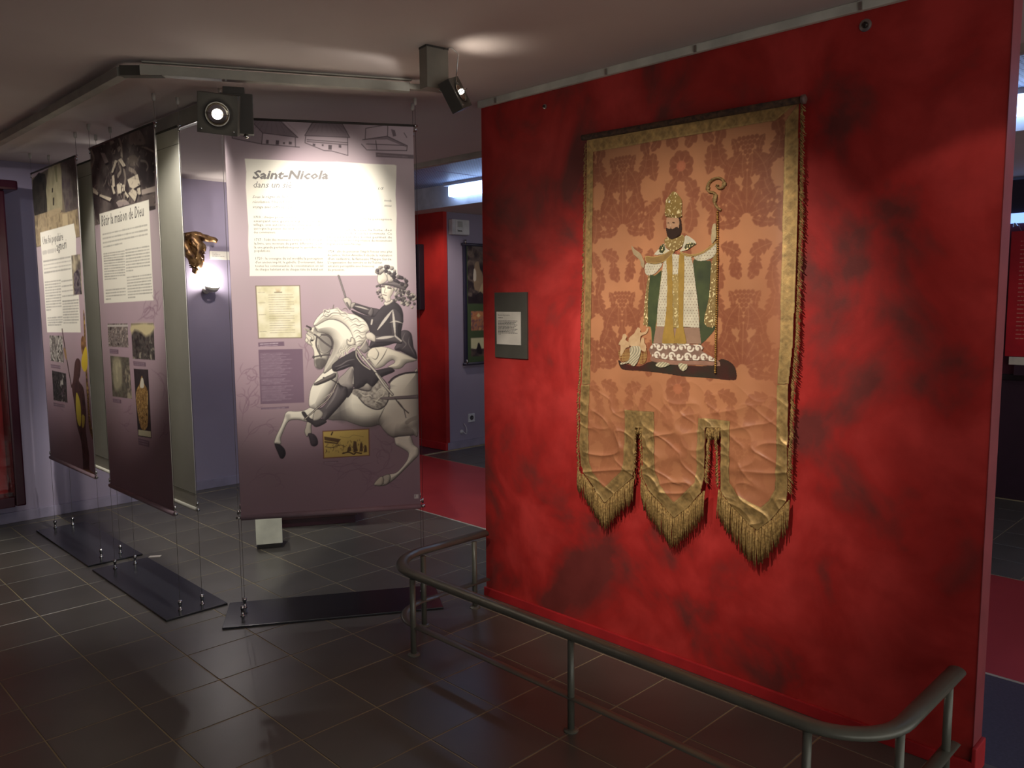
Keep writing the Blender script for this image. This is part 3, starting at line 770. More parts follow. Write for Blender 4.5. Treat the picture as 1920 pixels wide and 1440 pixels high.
# label board on the partition
lb = thing('caption_board', 'dark grey caption board with a white text card on red wall left of the textile', 'label', (2.88, 2.92, 1.46))
box('backing_board', (2.879, 2.803, 1.300), (2.8905, 3.034, 1.632), mat('dark_grey_board', (78, 76, 68), 0.6), lb, 0.001)
card = box('text_card', (2.873, 2.843, 1.368), (2.8795, 3.014, 1.534), mat('white_card', (214, 208, 196), 0.7), lb, 0.0008)
M_ink = mat('dark_ink', (60, 56, 54), 0.8)

def text_mesh(name, txt, origin, sdir, updir, size, m, parent, shear=0.0, width=None, out=None, bold=0.0):
    cu = bpy.data.curves.new(name, 'FONT'); cu.body = txt; cu.size = size; cu.shear = shear
    cu.resolution_u = 1; cu.offset = bold
    to = bpy.data.objects.new(name, cu); COL.objects.link(to)
    dg = bpy.context.evaluated_depsgraph_get()
    me = bpy.data.meshes.new_from_object(to.evaluated_get(dg))
    bpy.data.objects.remove(to); bpy.data.curves.remove(cu)
    n = len(me.vertices)
    if n == 0: return None
    co = np.empty(n * 3); me.vertices.foreach_get('co', co); co = co.reshape(-1, 3)
    if width: co[:, 0] *= width / max(1e-6, co[:, 0].max() - min(0, co[:, 0].min()))
    s = np.array(sdir); u = np.array(updir); o = np.array(origin)
    wco = o + co[:, :1] * s + co[:, 1:2] * u
    if out is not None:
        out.append((wco, [tuple(p.vertices) for p in me.polygons])); bpy.data.meshes.remove(me); return None
    me.vertices.foreach_set('co', wco.ravel()); me.materials.clear()
    return link(name, me, m, parent)

def join_text(name, parts, m, parent):
    vs = []; fs = []; k = 0
    for v, f in parts:
        vs.append(v); fs += [tuple(i + k for i in q) for q in f]; k += len(v)
    if not vs: return None
    me = bpy.data.meshes.new(name); me.from_pydata(np.concatenate(vs).tolist(), [], fs)
    return link(name, me, m, parent)

def dash_lines(parts, origin, sdir, updir, width, h, seed):
    """an unreadable text line: short word-length strips"""
    r = random.Random(seed); x = 0.0
    s = np.array(sdir); u = np.array(updir); o = np.array(origin)
    while x < width:
        wd = min(r.uniform(1.2, 6.0) * h, width - x)
        q = np.array([[x, 0], [x + wd, 0], [x + wd, h], [x, h]])
        parts.append((o + q[:, :1] * s + q[:, 1:] * u, [(0, 1, 2, 3)]))
        x += wd + 0.8 * h
parts = []
Xc = 2.8725
text_mesh('t', 'Bannière de procession', (Xc, 3.002, 1.514), (0, -1, 0), (0, 0, 1), 0.0115, M_ink, None, out=parts, width=0.085)
dash_lines(parts, (Xc, 3.002, 1.502), (0, -1, 0), (0, 0, 1), 0.035, 0.003, 1)
for k in range(11):
    dash_lines(parts, (Xc, 3.002, 1.487 - k * 0.0068), (0, -1, 0), (0, 0, 1), (0.14 if k < 10 else 0.03) - 0.01 * (k % 3), 0.0028, k + 3)
join_text('card_lettering', parts, M_ink, card)

# ---------------------------------------------------------------- ceiling track and spotlights
M_track = mat('track_enamel', (158, 154, 142), 0.5)
M_fix = mat('fixture_grey', (74, 70, 62), 0.5)
M_fixd = mat('fixture_dark', (56, 52, 47), 0.55)
track = thing('lighting_track', 'pale ceiling lighting track with an angled corner above the hanging banners', 'track', (1.325, 3.6, 2.56))
def rail_piece(name, a, b, par=track, w=0.022, h=0.02, z=2.562, m=M_track):
    a = Vector((a[0], a[1], z)); b = Vector((b[0], b[1], z)); d = (b - a).normalized(); s = Vector((-d.y, d.x, 0))
    bm = bmesh.new(); fbox(bm, (a + b) / 2, ((b - a).length / 2, w, h), (d, s, Vector((0, 0, 1))), 0.002)
    return mk(name, bm, m, par)
c0 = (1.325, 3.605)
rd = Vector((0.879, -0.477))
rl = rail_piece('track_rail', (1.325, 3.66), (1.325, 6.4))
rail_piece('track_slot', (1.348, 3.70), (1.348, 6.4), rl, 0.0015, 0.006, 2.556, M_fixd)
rr = rail_piece('track_rail', (c0[0] + rd.x * 0.05, c0[1] + rd.y * 0.05), (c0[0] + rd.x * 1.18, c0[1] + rd.y * 1.18))
rail_piece('track_lip', (c0[0] + rd.x * 0.05, c0[1] + rd.y * 0.05 - 0.02), (c0[0] + rd.x * 1.18, c0[1] + rd.y * 1.18 - 0.02), rr, 0.012, 0.003, 2.592)
rail_piece('track_feed', (c0[0] + rd.x * 1.18, c0[1] + rd.y * 1.18), (c0[0] + rd.x * 1.30, c0[1] + rd.y * 1.30), track, 0.016, 0.012, 2.566)
rail_piece('corner_connector', (c0[0] - 0.005, c0[1] + 0.05), (c0[0] + rd.x * 0.14, c0[1] + rd.y * 0.14 ), track, 0.023, 0.021, 2.562, M_fix)
back_track = thing('lighting_track', 'short ceiling track seen behind the second hanging banner', 'track', (1.86, 4.4, 2.56))
b_ = rail_piece('track_rail', (1.85, 3.98), (1.85, 5.0), back_track, 0.02, 0.04, 2.545)
rail_piece('track_lip', (1.832, 3.98), (1.832, 5.0), b_, 0.004, 0.004, 2.503, M_steel)

def lamp_emit():
    m = bpy.data.materials.new('lamp_glow'); m.use_nodes = True; b = m.node_tree.nodes['Principled BSDF']
    b.inputs['Base Color'].default_value = (1, 0.95, 0.85, 1)
    b.inputs['Emission Color'].default_value = (1, 0.93, 0.80, 1); b.inputs['Emission Strength'].default_value = 30
    return m
M_glow = lamp_emit()
M_refl = mat('lamp_reflector', (205, 196, 176), 0.12, 1.0)

def lamp_head(root, c, n, size, depth, roll=0.0, bs=1.0):
    """square lamp head: face centre c, facing n"""
    n = Vector(n).normalized(); s = n.cross(Vector((0, 0, 1))).normalized(); u = s.cross(n)
    s, u = s * math.cos(roll) + u * math.sin(roll), u * math.cos(roll) - s * math.sin(roll)
    c = Vector(c); h = size / 2
    bm = bmesh.new()
    fbox(bm, c - n * (depth / 2), (h, h, depth / 2), (s, u, n), 0.002)
    hd = mk('lamp_head', bm, M_fix, root)
    bm = bmesh.new()
    lathe(bm, c, n, [(h * 0.62, 0.0012), (h * 0.66, 0.003), (h * 0.60, 0.0035), (h * 0.55, 0.001)], 28, False)
    mk('lens_ring', bm, M_fixd, hd, True)
    bm = bmesh.new()
    lathe(bm, c + n * 0.0015, n, [(h * 0.58, 0.0), (h * 0.45, 0.0006), (h * 0.15, 0.0012)], 28)
    mk('reflector', bm, M_refl, hd, True)
    bm = bmesh.new()
    lathe(bm, c, n, [(h * 0.24 * bs, 0.002), (h * 0.26 * bs, 0.010 * bs), (h * 0.19 * bs, 0.020 * bs), (h * 0.02, 0.026 * bs)], 16)
    mk('bulb', bm, M_glow, hd, True)
    bm = bmesh.new()
    tube(bm, [c + s * h * 0.5 + n * 0.004, c + n * 0.03, c - s * h * 0.5 + n * 0.004], 0.0022, 6)
    mk('bulb_clip', bm, M_chrome, hd, True)
    for a, b in ((0.8, -0.8), (-0.8, -0.8)):
        bm = bmesh.new(); lathe(bm, c + s * (a * h) + u * (b * h), n, [(0.004, 0), (0.004, 0.002), (0.001, 0.003)], 8)
        mk('head_screw', bm, M_chrome, hd)
    return n, s, u

s1 = thing('spotlight', 'square grey spotlight hanging from the track, its lit lamp facing the visitor', 'spotlight', (1.72, 3.42, 2.36))
c1 = Vector((1.60, 3.375, 2.385))
n1, sx1, u1 = lamp_head(s1, c1, (-2.0, -2.75, -0.9), 0.165, 0.062, 0.10)
bk = Vector((1.715, 3.43, 2.41)); tdir = Vector((rd.x, rd.y, 0)); tn = Vector((rd.y, -rd.x, 0))
bm = bmesh.new(); fbox(bm, bk, (0.068, 0.022, 0.085), (tdir, tn, Vector((0, 0, 1))), 0.003)
mk('gear_box', bm, M_fixd, s1)
bm = bmesh.new(); fbox(bm, bk + Vector((0, 0, 0.095)) - tdir * 0.01, (0.045, 0.017, 0.018), (tdir, tn, Vector((0, 0, 1))), 0.003)
bx_ = mk('track_adapter', bm, M_fixd, s1)
bm = bmesh.new(); tube(bm, [bk - Vector((0, 0, 0.03)), c1 - n1 * 0.05], 0.012, 10); mk('pivot', bm, M_fixd, s1, True)
bm = bmesh.new(); lathe(bm, bk + tdir * 0.035 + Vector((0, 0, -0.085)), (0, 0, -1), [(0.010, 0), (0.010, 0.012), (0.004, 0.016)], 12); mk('knob', bm, M_chrome, s1, True)
spot('spot_light_lamp', c1 + n1 * 0.05, c1 + n1 * 3 + Vector((0, 0, -0.4)), 6, 70, 0.8)

s2 = thing('spotlight', 'grey box spotlight fixed to the ceiling beside the top corner of the red wall', 'spotlight', (2.16, 2.62, 2.5))
b2 = Vector((2.150, 2.605, 2.515)); ax2 = (Vector((0.989, -0.146, 0)), Vector((0.146, 0.989, 0)), Vector((0, 0, 1)))
bm = bmesh.new(); fbox(bm, b2, (0.05, 0.03, 0.078), ax2, 0.002); mk('gear_box', bm, mat('fixture_light_grey', (128, 122, 110), 0.5), s2)
bm = bmesh.new(); fbox(bm, b2 + Vector((0, 0, 0.081)), (0.052, 0.03, 0.004), ax2, 0.001); mk('ceiling_plate', bm, M_fixd, s2)
n2 = Vector((0.33, -0.80, 0.34)).normalized()
c2 = Vector((2.215, 2.52, 2.425))
n2, sx2, u2 = lamp_head(s2, c2, n2, 0.125, 0.05, -0.35, 0.62)
bm = bmesh.new(); tube(bm, [b2 - Vector((0, 0, 0.05)), c2 - n2 * 0.045], 0.011, 10); mk('pivot', bm, M_fixd, s2, True)
bm = bmesh.new(); tube(bm, [b2 + Vector((0.02, -0.03, 0.075)), b2 + Vector((0.045, -0.055, 0.085)), b2 + Vector((0.07, -0.07, 0.06)), c2 + u2 * 0.04], 0.0022, 6); mk('lamp_wire', bm, M_chrome, s2, True)
spot('spot_light_ceiling_glow', c2 + n2 * 0.03, (2.27, 2.45, 2.6), 1.1, 95, 1.0, (1, 0.9, 0.78), 0.02)

# ---------------------------------------------------------------- painting flat prints into mesh colours
def A(k): return np.array(ART[k], float) / 1000.0

def smooth_closed(p, n=4):
    p = np.asarray(p); N = len(p); out = []
    for i in range(N):
        a, b, c, d = p[(i - 1) % N], p[i], p[(i + 1) % N], p[(i + 2) % N]
        for k in range(n):
            t = k / n
            out.append(0.5 * ((2 * b) + (c - a) * t + (2 * a - 5 * b + 4 * c - d) * t * t + (3 * b - a - 3 * c + d) * t ** 3))
    return np.array(out)

def smooth_open(p, n=5):
    p = np.asarray(p); q = np.vstack([2 * p[0] - p[1], p, 2 * p[-1] - p[-2]]); out = []
    for i in range(1, len(q) - 2):
        a, b, c, d = q[i - 1], q[i], q[i + 1], q[i + 2]
        for k in range(n):
            t = k / n
            out.append(0.5 * ((2 * b) + (c - a) * t + (2 * a - 5 * b + 4 * c - d) * t * t + (3 * b - a - 3 * c + d) * t ** 3))
    out.append(q[-2]); return np.array(out)

class Canvas:
    def __init__(self, s0, s1, z0, z1, rs, rz):
        self.ns = int(round((s1 - s0) / rs)) + 1; self.nz = int(round((z1 - z0) / rz)) + 1
        self.s = np.linspace(s0, s1, self.ns); self.z = np.linspace(z0, z1, self.nz)
        self.rs = (s1 - s0) / (self.ns - 1); self.rz = (z1 - z0) / (self.nz - 1); self.res = (self.rs * self.rz) ** 0.5
        self.c = np.zeros((self.nz, self.ns, 3)); self.h = np.zeros((self.nz, self.ns))
    def grid(self): return np.meshgrid(self.s, self.z)
    def noise(self, scale, seed, octs=3, stretch=1.0):
        r = np.random.default_rng(seed); out = 0; amp = 1; tot = 0
        for o in range(octs):
            f = scale * 2 ** o
            nx = max(2, int((self.s[-1] - self.s[0]) * f * stretch) + 2); ny = max(2, int((self.z[-1] - self.z[0]) * f) + 2)
            g = r.random((ny, nx))
            x = np.linspace(0, nx - 1.001, self.ns); y = np.linspace(0, ny - 1.001, self.nz)
            xi = x.astype(int); yi = y.astype(int); fx = x - xi; fy = y - yi
            fx = fx * fx * (3 - 2 * fx); fy = (fy * fy * (3 - 2 * fy))[:, None]
            v = (g[yi][:, xi] * (1 - fx) + g[yi][:, xi + 1] * fx) * (1 - fy) + (g[yi + 1][:, xi] * (1 - fx) + g[yi + 1][:, xi + 1] * fx) * fy
            out = out + amp * v; tot += amp; amp *= 0.5
        return out / tot
    def _bb(self, p, m):
        i0 = max(0, np.searchsorted(self.s, p[:, 0].min() - m) - 1); i1 = min(self.ns, np.searchsorted(self.s, p[:, 0].max() + m) + 1)
        j0 = max(0, np.searchsorted(self.z, p[:, 1].min() - m) - 1); j1 = min(self.nz, np.searchsorted(self.z, p[:, 1].max() + m) + 1)
        return i0, i1, j0, j1
    def _segd(self, X, Y, a, b):
        d = b - a; L = (d * d).sum() + 1e-12
        t = np.clip(((X - a[0]) * d[0] + (Y - a[1]) * d[1]) / L, 0, 1)
        return np.hypot(X - a[0] - t * d[0], Y - a[1] - t * d[1])
    def sdf(self, p, m=0.004):
        i0, i1, j0, j1 = self._bb(p, m)
        if i1 <= i0 or j1 <= j0: return None
        X, Y = np.meshgrid(self.s[i0:i1], self.z[j0:j1])
        ins = np.zeros(X.shape, bool); D = np.full(X.shape, 9.0)
        for k in range(len(p)):
            a = p[k]; b = p[(k + 1) % len(p)]
            D = np.minimum(D, self._segd(X, Y, a, b))
            if a[1] != b[1]:
                cr = ((a[1] > Y) != (b[1] > Y)) & (X < (b[0] - a[0]) * (Y - a[1]) / (b[1] - a[1]) + a[0])
                ins ^= cr
        return (i0, i1, j0, j1), np.where(ins, D, -D)
    def fill(self, p, col, alpha=1.0, soft=None, sm=0, vol=None, dark=None, L=(-0.5, 0.6), edge=None):
        """flat or volume-shaded polygon (an engraving's own modelling)"""
        p = smooth_closed(p, sm) if sm else np.asarray(p)
        soft = soft or self.res
        q = self.sdf(p, soft + 0.002)
        if q is None: return
        (i0, i1, j0, j1), D = q
        a = np.clip(0.5 + D / soft, 0, 1)[..., None] * alpha
        c = np.array(col, float)
        if vol:
            t = np.clip(D / vol, 0, 1); hh = np.sqrt(1 - (1 - t) ** 2) * vol
            gy, gx = np.gradient(hh, self.rz, self.rs)
            nz = 1 / np.sqrt(1 + gx * gx + gy * gy)
            sh = (-gx * L[0] - gy * L[1]) * nz * 0.75 + 0.62 * nz + (0.34 if sum(col) > 420 else 0.12)
            sh = np.clip(sh, 0, 1)[..., None]
            c = np.array(dark) * (1 - sh) + c * sh
        if edge is not None:
            e = np.clip(1 - np.abs(D) / (self.res * 1.3), 0, 1)[..., None] * 0.8
            c = c * (1 - e) + np.array(edge) * e
        v = self.c[j0:j1, i0:i1]; v[...] = v * (1 - a) + c * a
    def stroke(self, p, wd, col, alpha=1.0, sm=True, taper=False):
        p = smooth_open(p) if (sm and len(p) > 2) else np.asarray(p)
        i0, i1, j0, j1 = self._bb(p, wd + 0.003)
        if i1 <= i0 or j1 <= j0: return
        X, Y = np.meshgrid(self.s[i0:i1], self.z[j0:j1]); a = np.zeros(X.shape)
        n = len(p) - 1
        for k in range(n):
            wk = wd * (math.sin(math.pi * (k + 0.6) / (n + 0.2)) * 0.8 + 0.2) if taper else wd
            d = self._segd(X, Y, p[k], p[k + 1])
            a = np.maximum(a, np.clip((wk / 2 - d) / self.res + 0.5, 0, 1) * min(1, wk / self.res))
        a = a[..., None] * alpha
        v = self.c[j0:j1, i0:i1]; v[...] = v * (1 - a) + np.array(col, float) * a
    def texture(self, p, cols, scale, seed, alpha=1.0, octs=4, contrast=1.6, sm=0, stretch=1.0):
        """mottled picture area: noise mapped through a list of colours"""
        p = smooth_closed(p, sm) if sm else np.asarray(p)
        q = self.sdf(p)
        if q is None: return
        (i0, i1, j0, j1), D = q
        n = self.noise(scale, seed, octs, stretch)[j0:j1, i0:i1]
        n = np.clip((n - 0.5) * contrast + 0.5, 0, 0.999) * (len(cols) - 1)
        k = n.astype(int); f = (n - k)[..., None]; cc = np.array(cols, float)
        c = cc[k] * (1 - f) + cc[k + 1] * f
        a = np.clip(0.5 + D / self.res, 0, 1)[..., None] * alpha
        v = self.c[j0:j1, i0:i1]; v[...] = v * (1 - a) + c * a
    def dashes(self, p0, p1, h, col, seed, alpha=1.0):
        r = random.Random(seed); p0 = np.array(p0, float); p1 = np.array(p1, float); L = np.hypot(*(p1 - p0)); d = (p1 - p0) / L
        x = 0
        while x < L:
            wd = min(r.uniform(1.5, 6) * h, L - x)
            self.stroke(np.array([p0 + d * x, p0 + d * (x + wd)]), h * r.uniform(0.75, 1.0), col, alpha * r.uniform(0.7, 1), sm=False)
            x += wd + h * 1.1
    def para(self, p0, p1, q0, q1, n, h, col, seed, alpha=1.0, last=0.4):
        p0, p1, q0, q1 = [np.array(v, float) for v in (p0, p1, q0, q1)]
        for k in range(n):
            t = k / max(1, n - 1); a = p0 + (q0 - p0) * t; b = p1 + (q1 - p1) * t
            if k == n - 1 and n > 1: b = a + (b - a) * last
            self.dashes(a, b, h, col, seed + k, alpha)

def sheet(name, cv, frame, m, parent, mask=None, disp=None, thick_dir=None):
    """canvas -> mesh; frame(s, z, off) gives world points"""
    S, Z = cv.grid(); off = np.zeros(S.shape) if disp is None else disp
    co = frame(S, Z, off).reshape(-1, 3)
    nz, ns = S.shape; idx = np.arange(nz * ns).reshape(nz, ns)
    q = np.stack([idx[:-1, :-1], idx[:-1, 1:], idx[1:, 1:], idx[1:, :-1]], -1)
    if mask is not None:
        mk_ = mask[:-1, :-1] & mask[:-1, 1:] & mask[1:, 1:] & mask[1:, :-1]; q = q[mk_]
    q = q.reshape(-1, 4); col = lin_np(cv.c).reshape(-1, 3)
    if mask is not None:
        used = np.unique(q); re = np.full(nz * ns, -1); re[used] = np.arange(len(used)); q = re[q]; co = co[used]; col = col[used]
    me = bpy.data.meshes.new(name); me.vertices.add(len(co)); me.loops.add(q.size); me.polygons.add(len(q))
    me.vertices.foreach_set('co', co.astype(np.float32).ravel())
    me.loops.foreach_set('vertex_index', q.astype(np.int32).ravel())
    me.polygons.foreach_set('loop_start', (np.arange(len(q)) * 4).astype(np.int32))
    me.polygons.foreach_set('use_smooth', np.ones(len(q), bool))
    me.update(calc_edges=True)
    at = me.color_attributes.new('print', 'FLOAT_COLOR', 'POINT')
    at.data.foreach_set('color', np.hstack([col, np.ones((len(col), 1))]).astype(np.float32).ravel())
    return link(name, me, m, parent)

M_print = painted_mat('banner_print', 0.62, 0.05, 900, 0.3)
M_backcloth = mat('grey_green_banner_back', (192, 188, 176), 0.8, rgb2=(184, 180, 168), scale=4, bump=0.1, bscale=900)
M_plate = mat('black_lacquer_plate', (42, 43, 48), 0.22, spec=0.5)
M_cable = mat('steel_cable', (120, 116, 112), 0.35, 0.9)
M_white_grip = mat('white_cable_grip', (205, 200, 190), 0.4)

ZB, ZT = 0.525, 2.465
class Frame:
    """vertical plane: origin at the left end, d along the banner, n towards the reader"""
    def __init__(self, o, d, W):
        self.o = np.array([o[0], o[1], 0.0]); self.d = np.array([d[0], d[1], 0.0]); self.n = np.array([d[1], -d[0], 0.0]); self.W = W
    def __call__(self, S, Z, off=0.0):
        S = np.asarray(S, float)[..., None]; Z = np.asarray(Z, float)[..., None]; off = np.asarray(off, float)[..., None]
        return self.o + S * self.d + Z * np.array([0, 0, 1.0]) + off * self.n
    def p(self, s, z, off=0.0): return Vector(self(s, z, off).tolist())

def hardware(root, fr, s_l, s_r, tag_back=False, top=ZT, bot=ZB, bar=0.011, mbar=None):
    W = fr.W
    bm = bmesh.new(); tube(bm, [fr.p(-0.01, top, 0), fr.p(W + 0.01, top, 0)], 0.006, 10); t = mk('top_rod', bm, M_fixd, root, True)
    bm = bmesh.new(); tube(bm, [fr.p(0.0, bot - 0.006), fr.p(W, bot - 0.006)], bar, 14); b = mk('bottom_bar', bm, mbar or M_steel, root, True)
    for s in (s_l, s_r):
        sg = -1 if s < W / 2 else 1
        bm = bmesh.new(); tube(bm, [fr.p(s, 0.0645), fr.p(s, 2.585)], 0.0011, 5); mk('cable', bm, M_cable, root)
        e = 0.0 if sg < 0 else W
        bm = bmesh.new(); tube(bm, [fr.p(e, bot - 0.006), fr.p(s + sg * 0.012, bot - 0.006)], 0.0075, 12); c = mk('end_cap', bm, M_chrome, root, True)
        bm = bmesh.new(); lathe(bm, fr.p(s, bot + 0.012), (0, 0, 1), [(0.006, 0), (0.006, 0.02), (0.003, 0.024)], 10); mk('cable_clamp', bm, M_chrome, c, True)
        bm = bmesh.new(); tube(bm, [fr.p(e, top), fr.p(s + sg * 0.010, top)], 0.006, 10); c = mk('end_cap', bm, M_chrome, root, True)
        bm = bmesh.new(); lathe(bm, fr.p(s, top - 0.03), (0, 0, 1), [(0.005, 0), (0.005, 0.02), (0.003, 0.023)], 10); mk('cable_clamp', bm, M_chrome, c, True)
        bm = bmesh.new(); lathe(bm, fr.p(s, 2.6), (0, 0, -1), [(0.009, 0), (0.009, 0.028), (0.006, 0.034), (0.002, 0.036)], 14); mk('ceiling_grip', bm, M_white_grip, root, True)

def plate(label, fr, s0, s1, n0, n1, posts):
    c = (fr.p(s0, 0, n0) + fr.p(s1, 0, n1)) / 2; c.z = 0
    root = thing('base_plate', label, 'base plate', c, 'black base plates under the hanging banners')
    bm = bmesh.new()
    fbox(bm, c + Vector((0, 0, 0.005)), ((s1 - s0) / 2, (n1 - n0) / 2, 0.005), (Vector(fr.d), Vector(fr.n), Vector((0, 0, 1))), 0.0015)
    mk('plate', bm, M_plate, root)
    for s, o in posts:
        bm = bmesh.new(); lathe(bm, fr.p(s, 0.01, o), (0, 0, 1), [(0.012, 0), (0.012, 0.005), (0.0075, 0.007), (0.0075, 0.034), (0.0105, 0.036), (0.0105, 0.052), (0.003, 0.054)], 14)
        mk('cable_post', bm, M_chrome, root, True)
    return root

def back_panel(label, fr, group='plain banner backs'):
    root = thing('hanging_banner', label, 'banner', fr.p(fr.W / 2, ZB), group)
    bm = bmesh.new()
    fbox(bm, fr.p(fr.W / 2, (ZB + ZT) / 2), (fr.W / 2, 0.0008, (ZT - ZB) / 2), (Vector(fr.d), Vector(fr.n), Vector((0, 0, 1))))
    cl = mk('fabric_back', bm, M_backcloth, root)
    for z in (ZB + 0.075, ZT - 0.085):
        bm = bmesh.new(); fbox(bm, fr.p(fr.W / 2, z), (fr.W / 2, 0.0014, 0.0012), (Vector(fr.d), Vector(fr.n), Vector((0, 0, 1)))); mk('hem_seam', bm, mat('hem_thread', (112, 112, 100), 0.8), cl)
    hardware(root, fr, -0.012, fr.W + 0.012, mbar=M_backcloth)
    return root

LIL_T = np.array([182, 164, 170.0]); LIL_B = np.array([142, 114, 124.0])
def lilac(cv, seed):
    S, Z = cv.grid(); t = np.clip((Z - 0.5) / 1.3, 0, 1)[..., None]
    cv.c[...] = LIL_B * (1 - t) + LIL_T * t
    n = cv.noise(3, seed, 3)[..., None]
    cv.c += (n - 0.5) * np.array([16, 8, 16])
def scrolls(cv, keys, col, wd=0.006, alpha=0.35):
    for k in keys:
        p = A(k); cv.stroke(p, wd, col, alpha, taper=True)
        q = smooth_open(p)
        for i in range(3, len(q) - 3, 6):
            d = q[i + 1] - q[i - 1]; nn = np.array([-d[1], d[0]]); nn /= np.hypot(*nn) + 1e-9
            for sg in (1, -1):
                a = q[i]; b = a + nn * sg * 0.018 + d * 0.8; e = b + nn * sg * 0.004 + d * 1.2
                cv.stroke(np.array([a, b, e]), wd * 0.9, col, alpha * 0.8, taper=True)

CREAM = (238, 232, 214); INK = (52, 46, 50); SHD = (104, 98, 94); MID = (150, 143, 132)

# ------------------------------------------------ third banner: rider on a rearing horse
F3 = Frame((1.82, 3.777), (0.8518, -0.5239), 0.90)
cv = Canvas(0, 0.90, ZB, ZT, 0.0026, 0.0026)
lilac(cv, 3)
S, Z = cv.grid()
# houses along the top; darker shade above the beam is mixed into the print
t = np.clip((Z - 2.26) / 0.2, 0, 1)[..., None]; cv.c = cv.c * (1 - t * 0.35) + np.array([110, 98, 104]) * t * 0.35
SK = (62, 52, 58)
for k, a in (('ho1_roof', 0.5), ('ho2_roof', 0.45), ('ho3_roof', 0.5), ('ho1_gable', 0.25), ('ho3_f', 0.7)): cv.fill(A(k), (72, 60, 66), a)
for k in ('ho1_roof', 'ho2_roof'):
    p = A(k)
    for i in range(9):
        f = i / 8; x0 = p[:, 0].min() + (p[:, 0].max() - p[:, 0].min()) * f
        z0 = p[:, 1].min(); z1 = p[:, 1].max()
        cv.stroke(np.array([[x0 * 0.5 + p[:, 0].mean() * 0.5, z1 - 0.02], [x0, z0 + 0.02]]), 0.002, SK, 0.35, sm=False)
for k in ('ho1_a', 'ho1_b', 'ho1_c', 'ho1_d', 'ho1_e', 'ho1_f', 'ho2_a', 'ho2_b', 'ho2_c', 'ho2_d', 'ho2_e', 'ho3_a', 'ho3_b', 'ho3_c', 'ho3_d', 'ho3_e', 'ho3_g'):
    cv.stroke(A(k), 0.0034, SK, 0.85, sm=False)
for k in ('ho1_w1', 'ho1_w2', 'ho1_w3', 'ho1_w4', 'ho1_w5', 'ho2_w1', 'ho2_w2', 'ho2_w3', 'ho2_w4'): cv.fill(A(k), SK, 0.8)
cv.fill(A('cap_top'), (96, 82, 88), 0.8); q = A('cap_top'); cv.dashes(q[0] + [0.01, -0.011], q[1] + [-0.03, -0.011], 0.004, (150, 135, 140), 5)
cv.fill(A('b3_panel'), (240, 236, 222))
for k in [f'scr{i}' for i in range(1, 13)]: scrolls(cv, [k], (128, 100, 116), 0.007, 0.45)
n = cv.noise(9, 11, 3); cv.fill(A('scr5') + np.array([0, 0]), (196, 160, 180), 0.0)
cv.fill(A('doc_o'), (132, 118, 100)); cv.texture(A('doc_i'), [(205, 198, 160), (226, 220, 190), (234, 228, 204)], 22, 5)
cv.texture(A('doc_stain'), [(190, 165, 125), (222, 212, 180)], 40, 6, 0.7)
d0 = A('doc_i'); wv = d0[1] - d0[0]; hv = d0[3] - d0[0]
cv.dashes(d0[0] + wv * 0.42 + hv * 0.12, d0[0] + wv * 0.58 + hv * 0.12, 0.006, (95, 85, 70), 2, 0.8)
for i in range(17):
    f = 0.17 + i * 0.046
    cv.dashes(d0[0] + wv * 0.27 + hv * f, d0[0] + wv * (0.85 - 0.1 * (i % 3 == 2)) + hv * f, 0.003, (150, 138, 116), 40 + i, 0.8)
for f in (0.12, 0.32, 0.55, 0.88): cv.dashes(d0[0] + wv * 0.03 + hv * f, d0[0] + wv * 0.18 + hv * f, 0.003, (150, 138, 116), int(f * 100), 0.7)
BX = (118, 96, 112)
cv.fill(A('cap_a'), BX); q = A('cap_a'); cv.dashes(q[0] + [0.01, -0.008], q[1] + [-0.03, -0.008], 0.005, (205, 190, 198), 3); cv.dashes(q[0] + [0.01, -0.018], q[1] + [-0.03, -0.018], 0.003, (190, 172, 182), 4)
cv.fill(A('box_o'), BX)
q = A('box_o'); wv = q[1] - q[0]; hv = q[3] - q[0]
for i in range(38):
    f = 0.07 + i * 0.0235; g = [0.55, 0.7, 0.48, 0.62, 0.5, 0.75, 0.58][i % 7]
    if i in (19, 25): continue
    cv.dashes(q[0] + wv * 0.04 + hv * f, q[0] + wv * g + hv * f, 0.0026, (178, 160, 172), 70 + i, 0.75)
cv.fill(A('cap_b'), BX); q = A('cap_b'); cv.dashes(q[0] + [0.005, -0.006], q[1] + [-0.02, -0.006], 0.003, (175, 158, 168), 9)
cv.fill(A('logo'), (214, 208, 204)); q = A('logo'); cv.stroke(np.array([q[0] + [0.006, -0.004], q[0] + [0.006, -0.013]]), 0.003, (120, 100, 104), sm=False)

def V(k, col=CREAM, dark=SHD, vol=0.03, sm=4, L=(-0.45, 0.6), edge=INK): cv.fill(A(k), col, sm=sm, vol=vol, dark=dark, L=L, edge=edge)
def ST(k, wd, col, al=1.0, taper=False): cv.stroke(A(k), wd, col, al, True, taper)
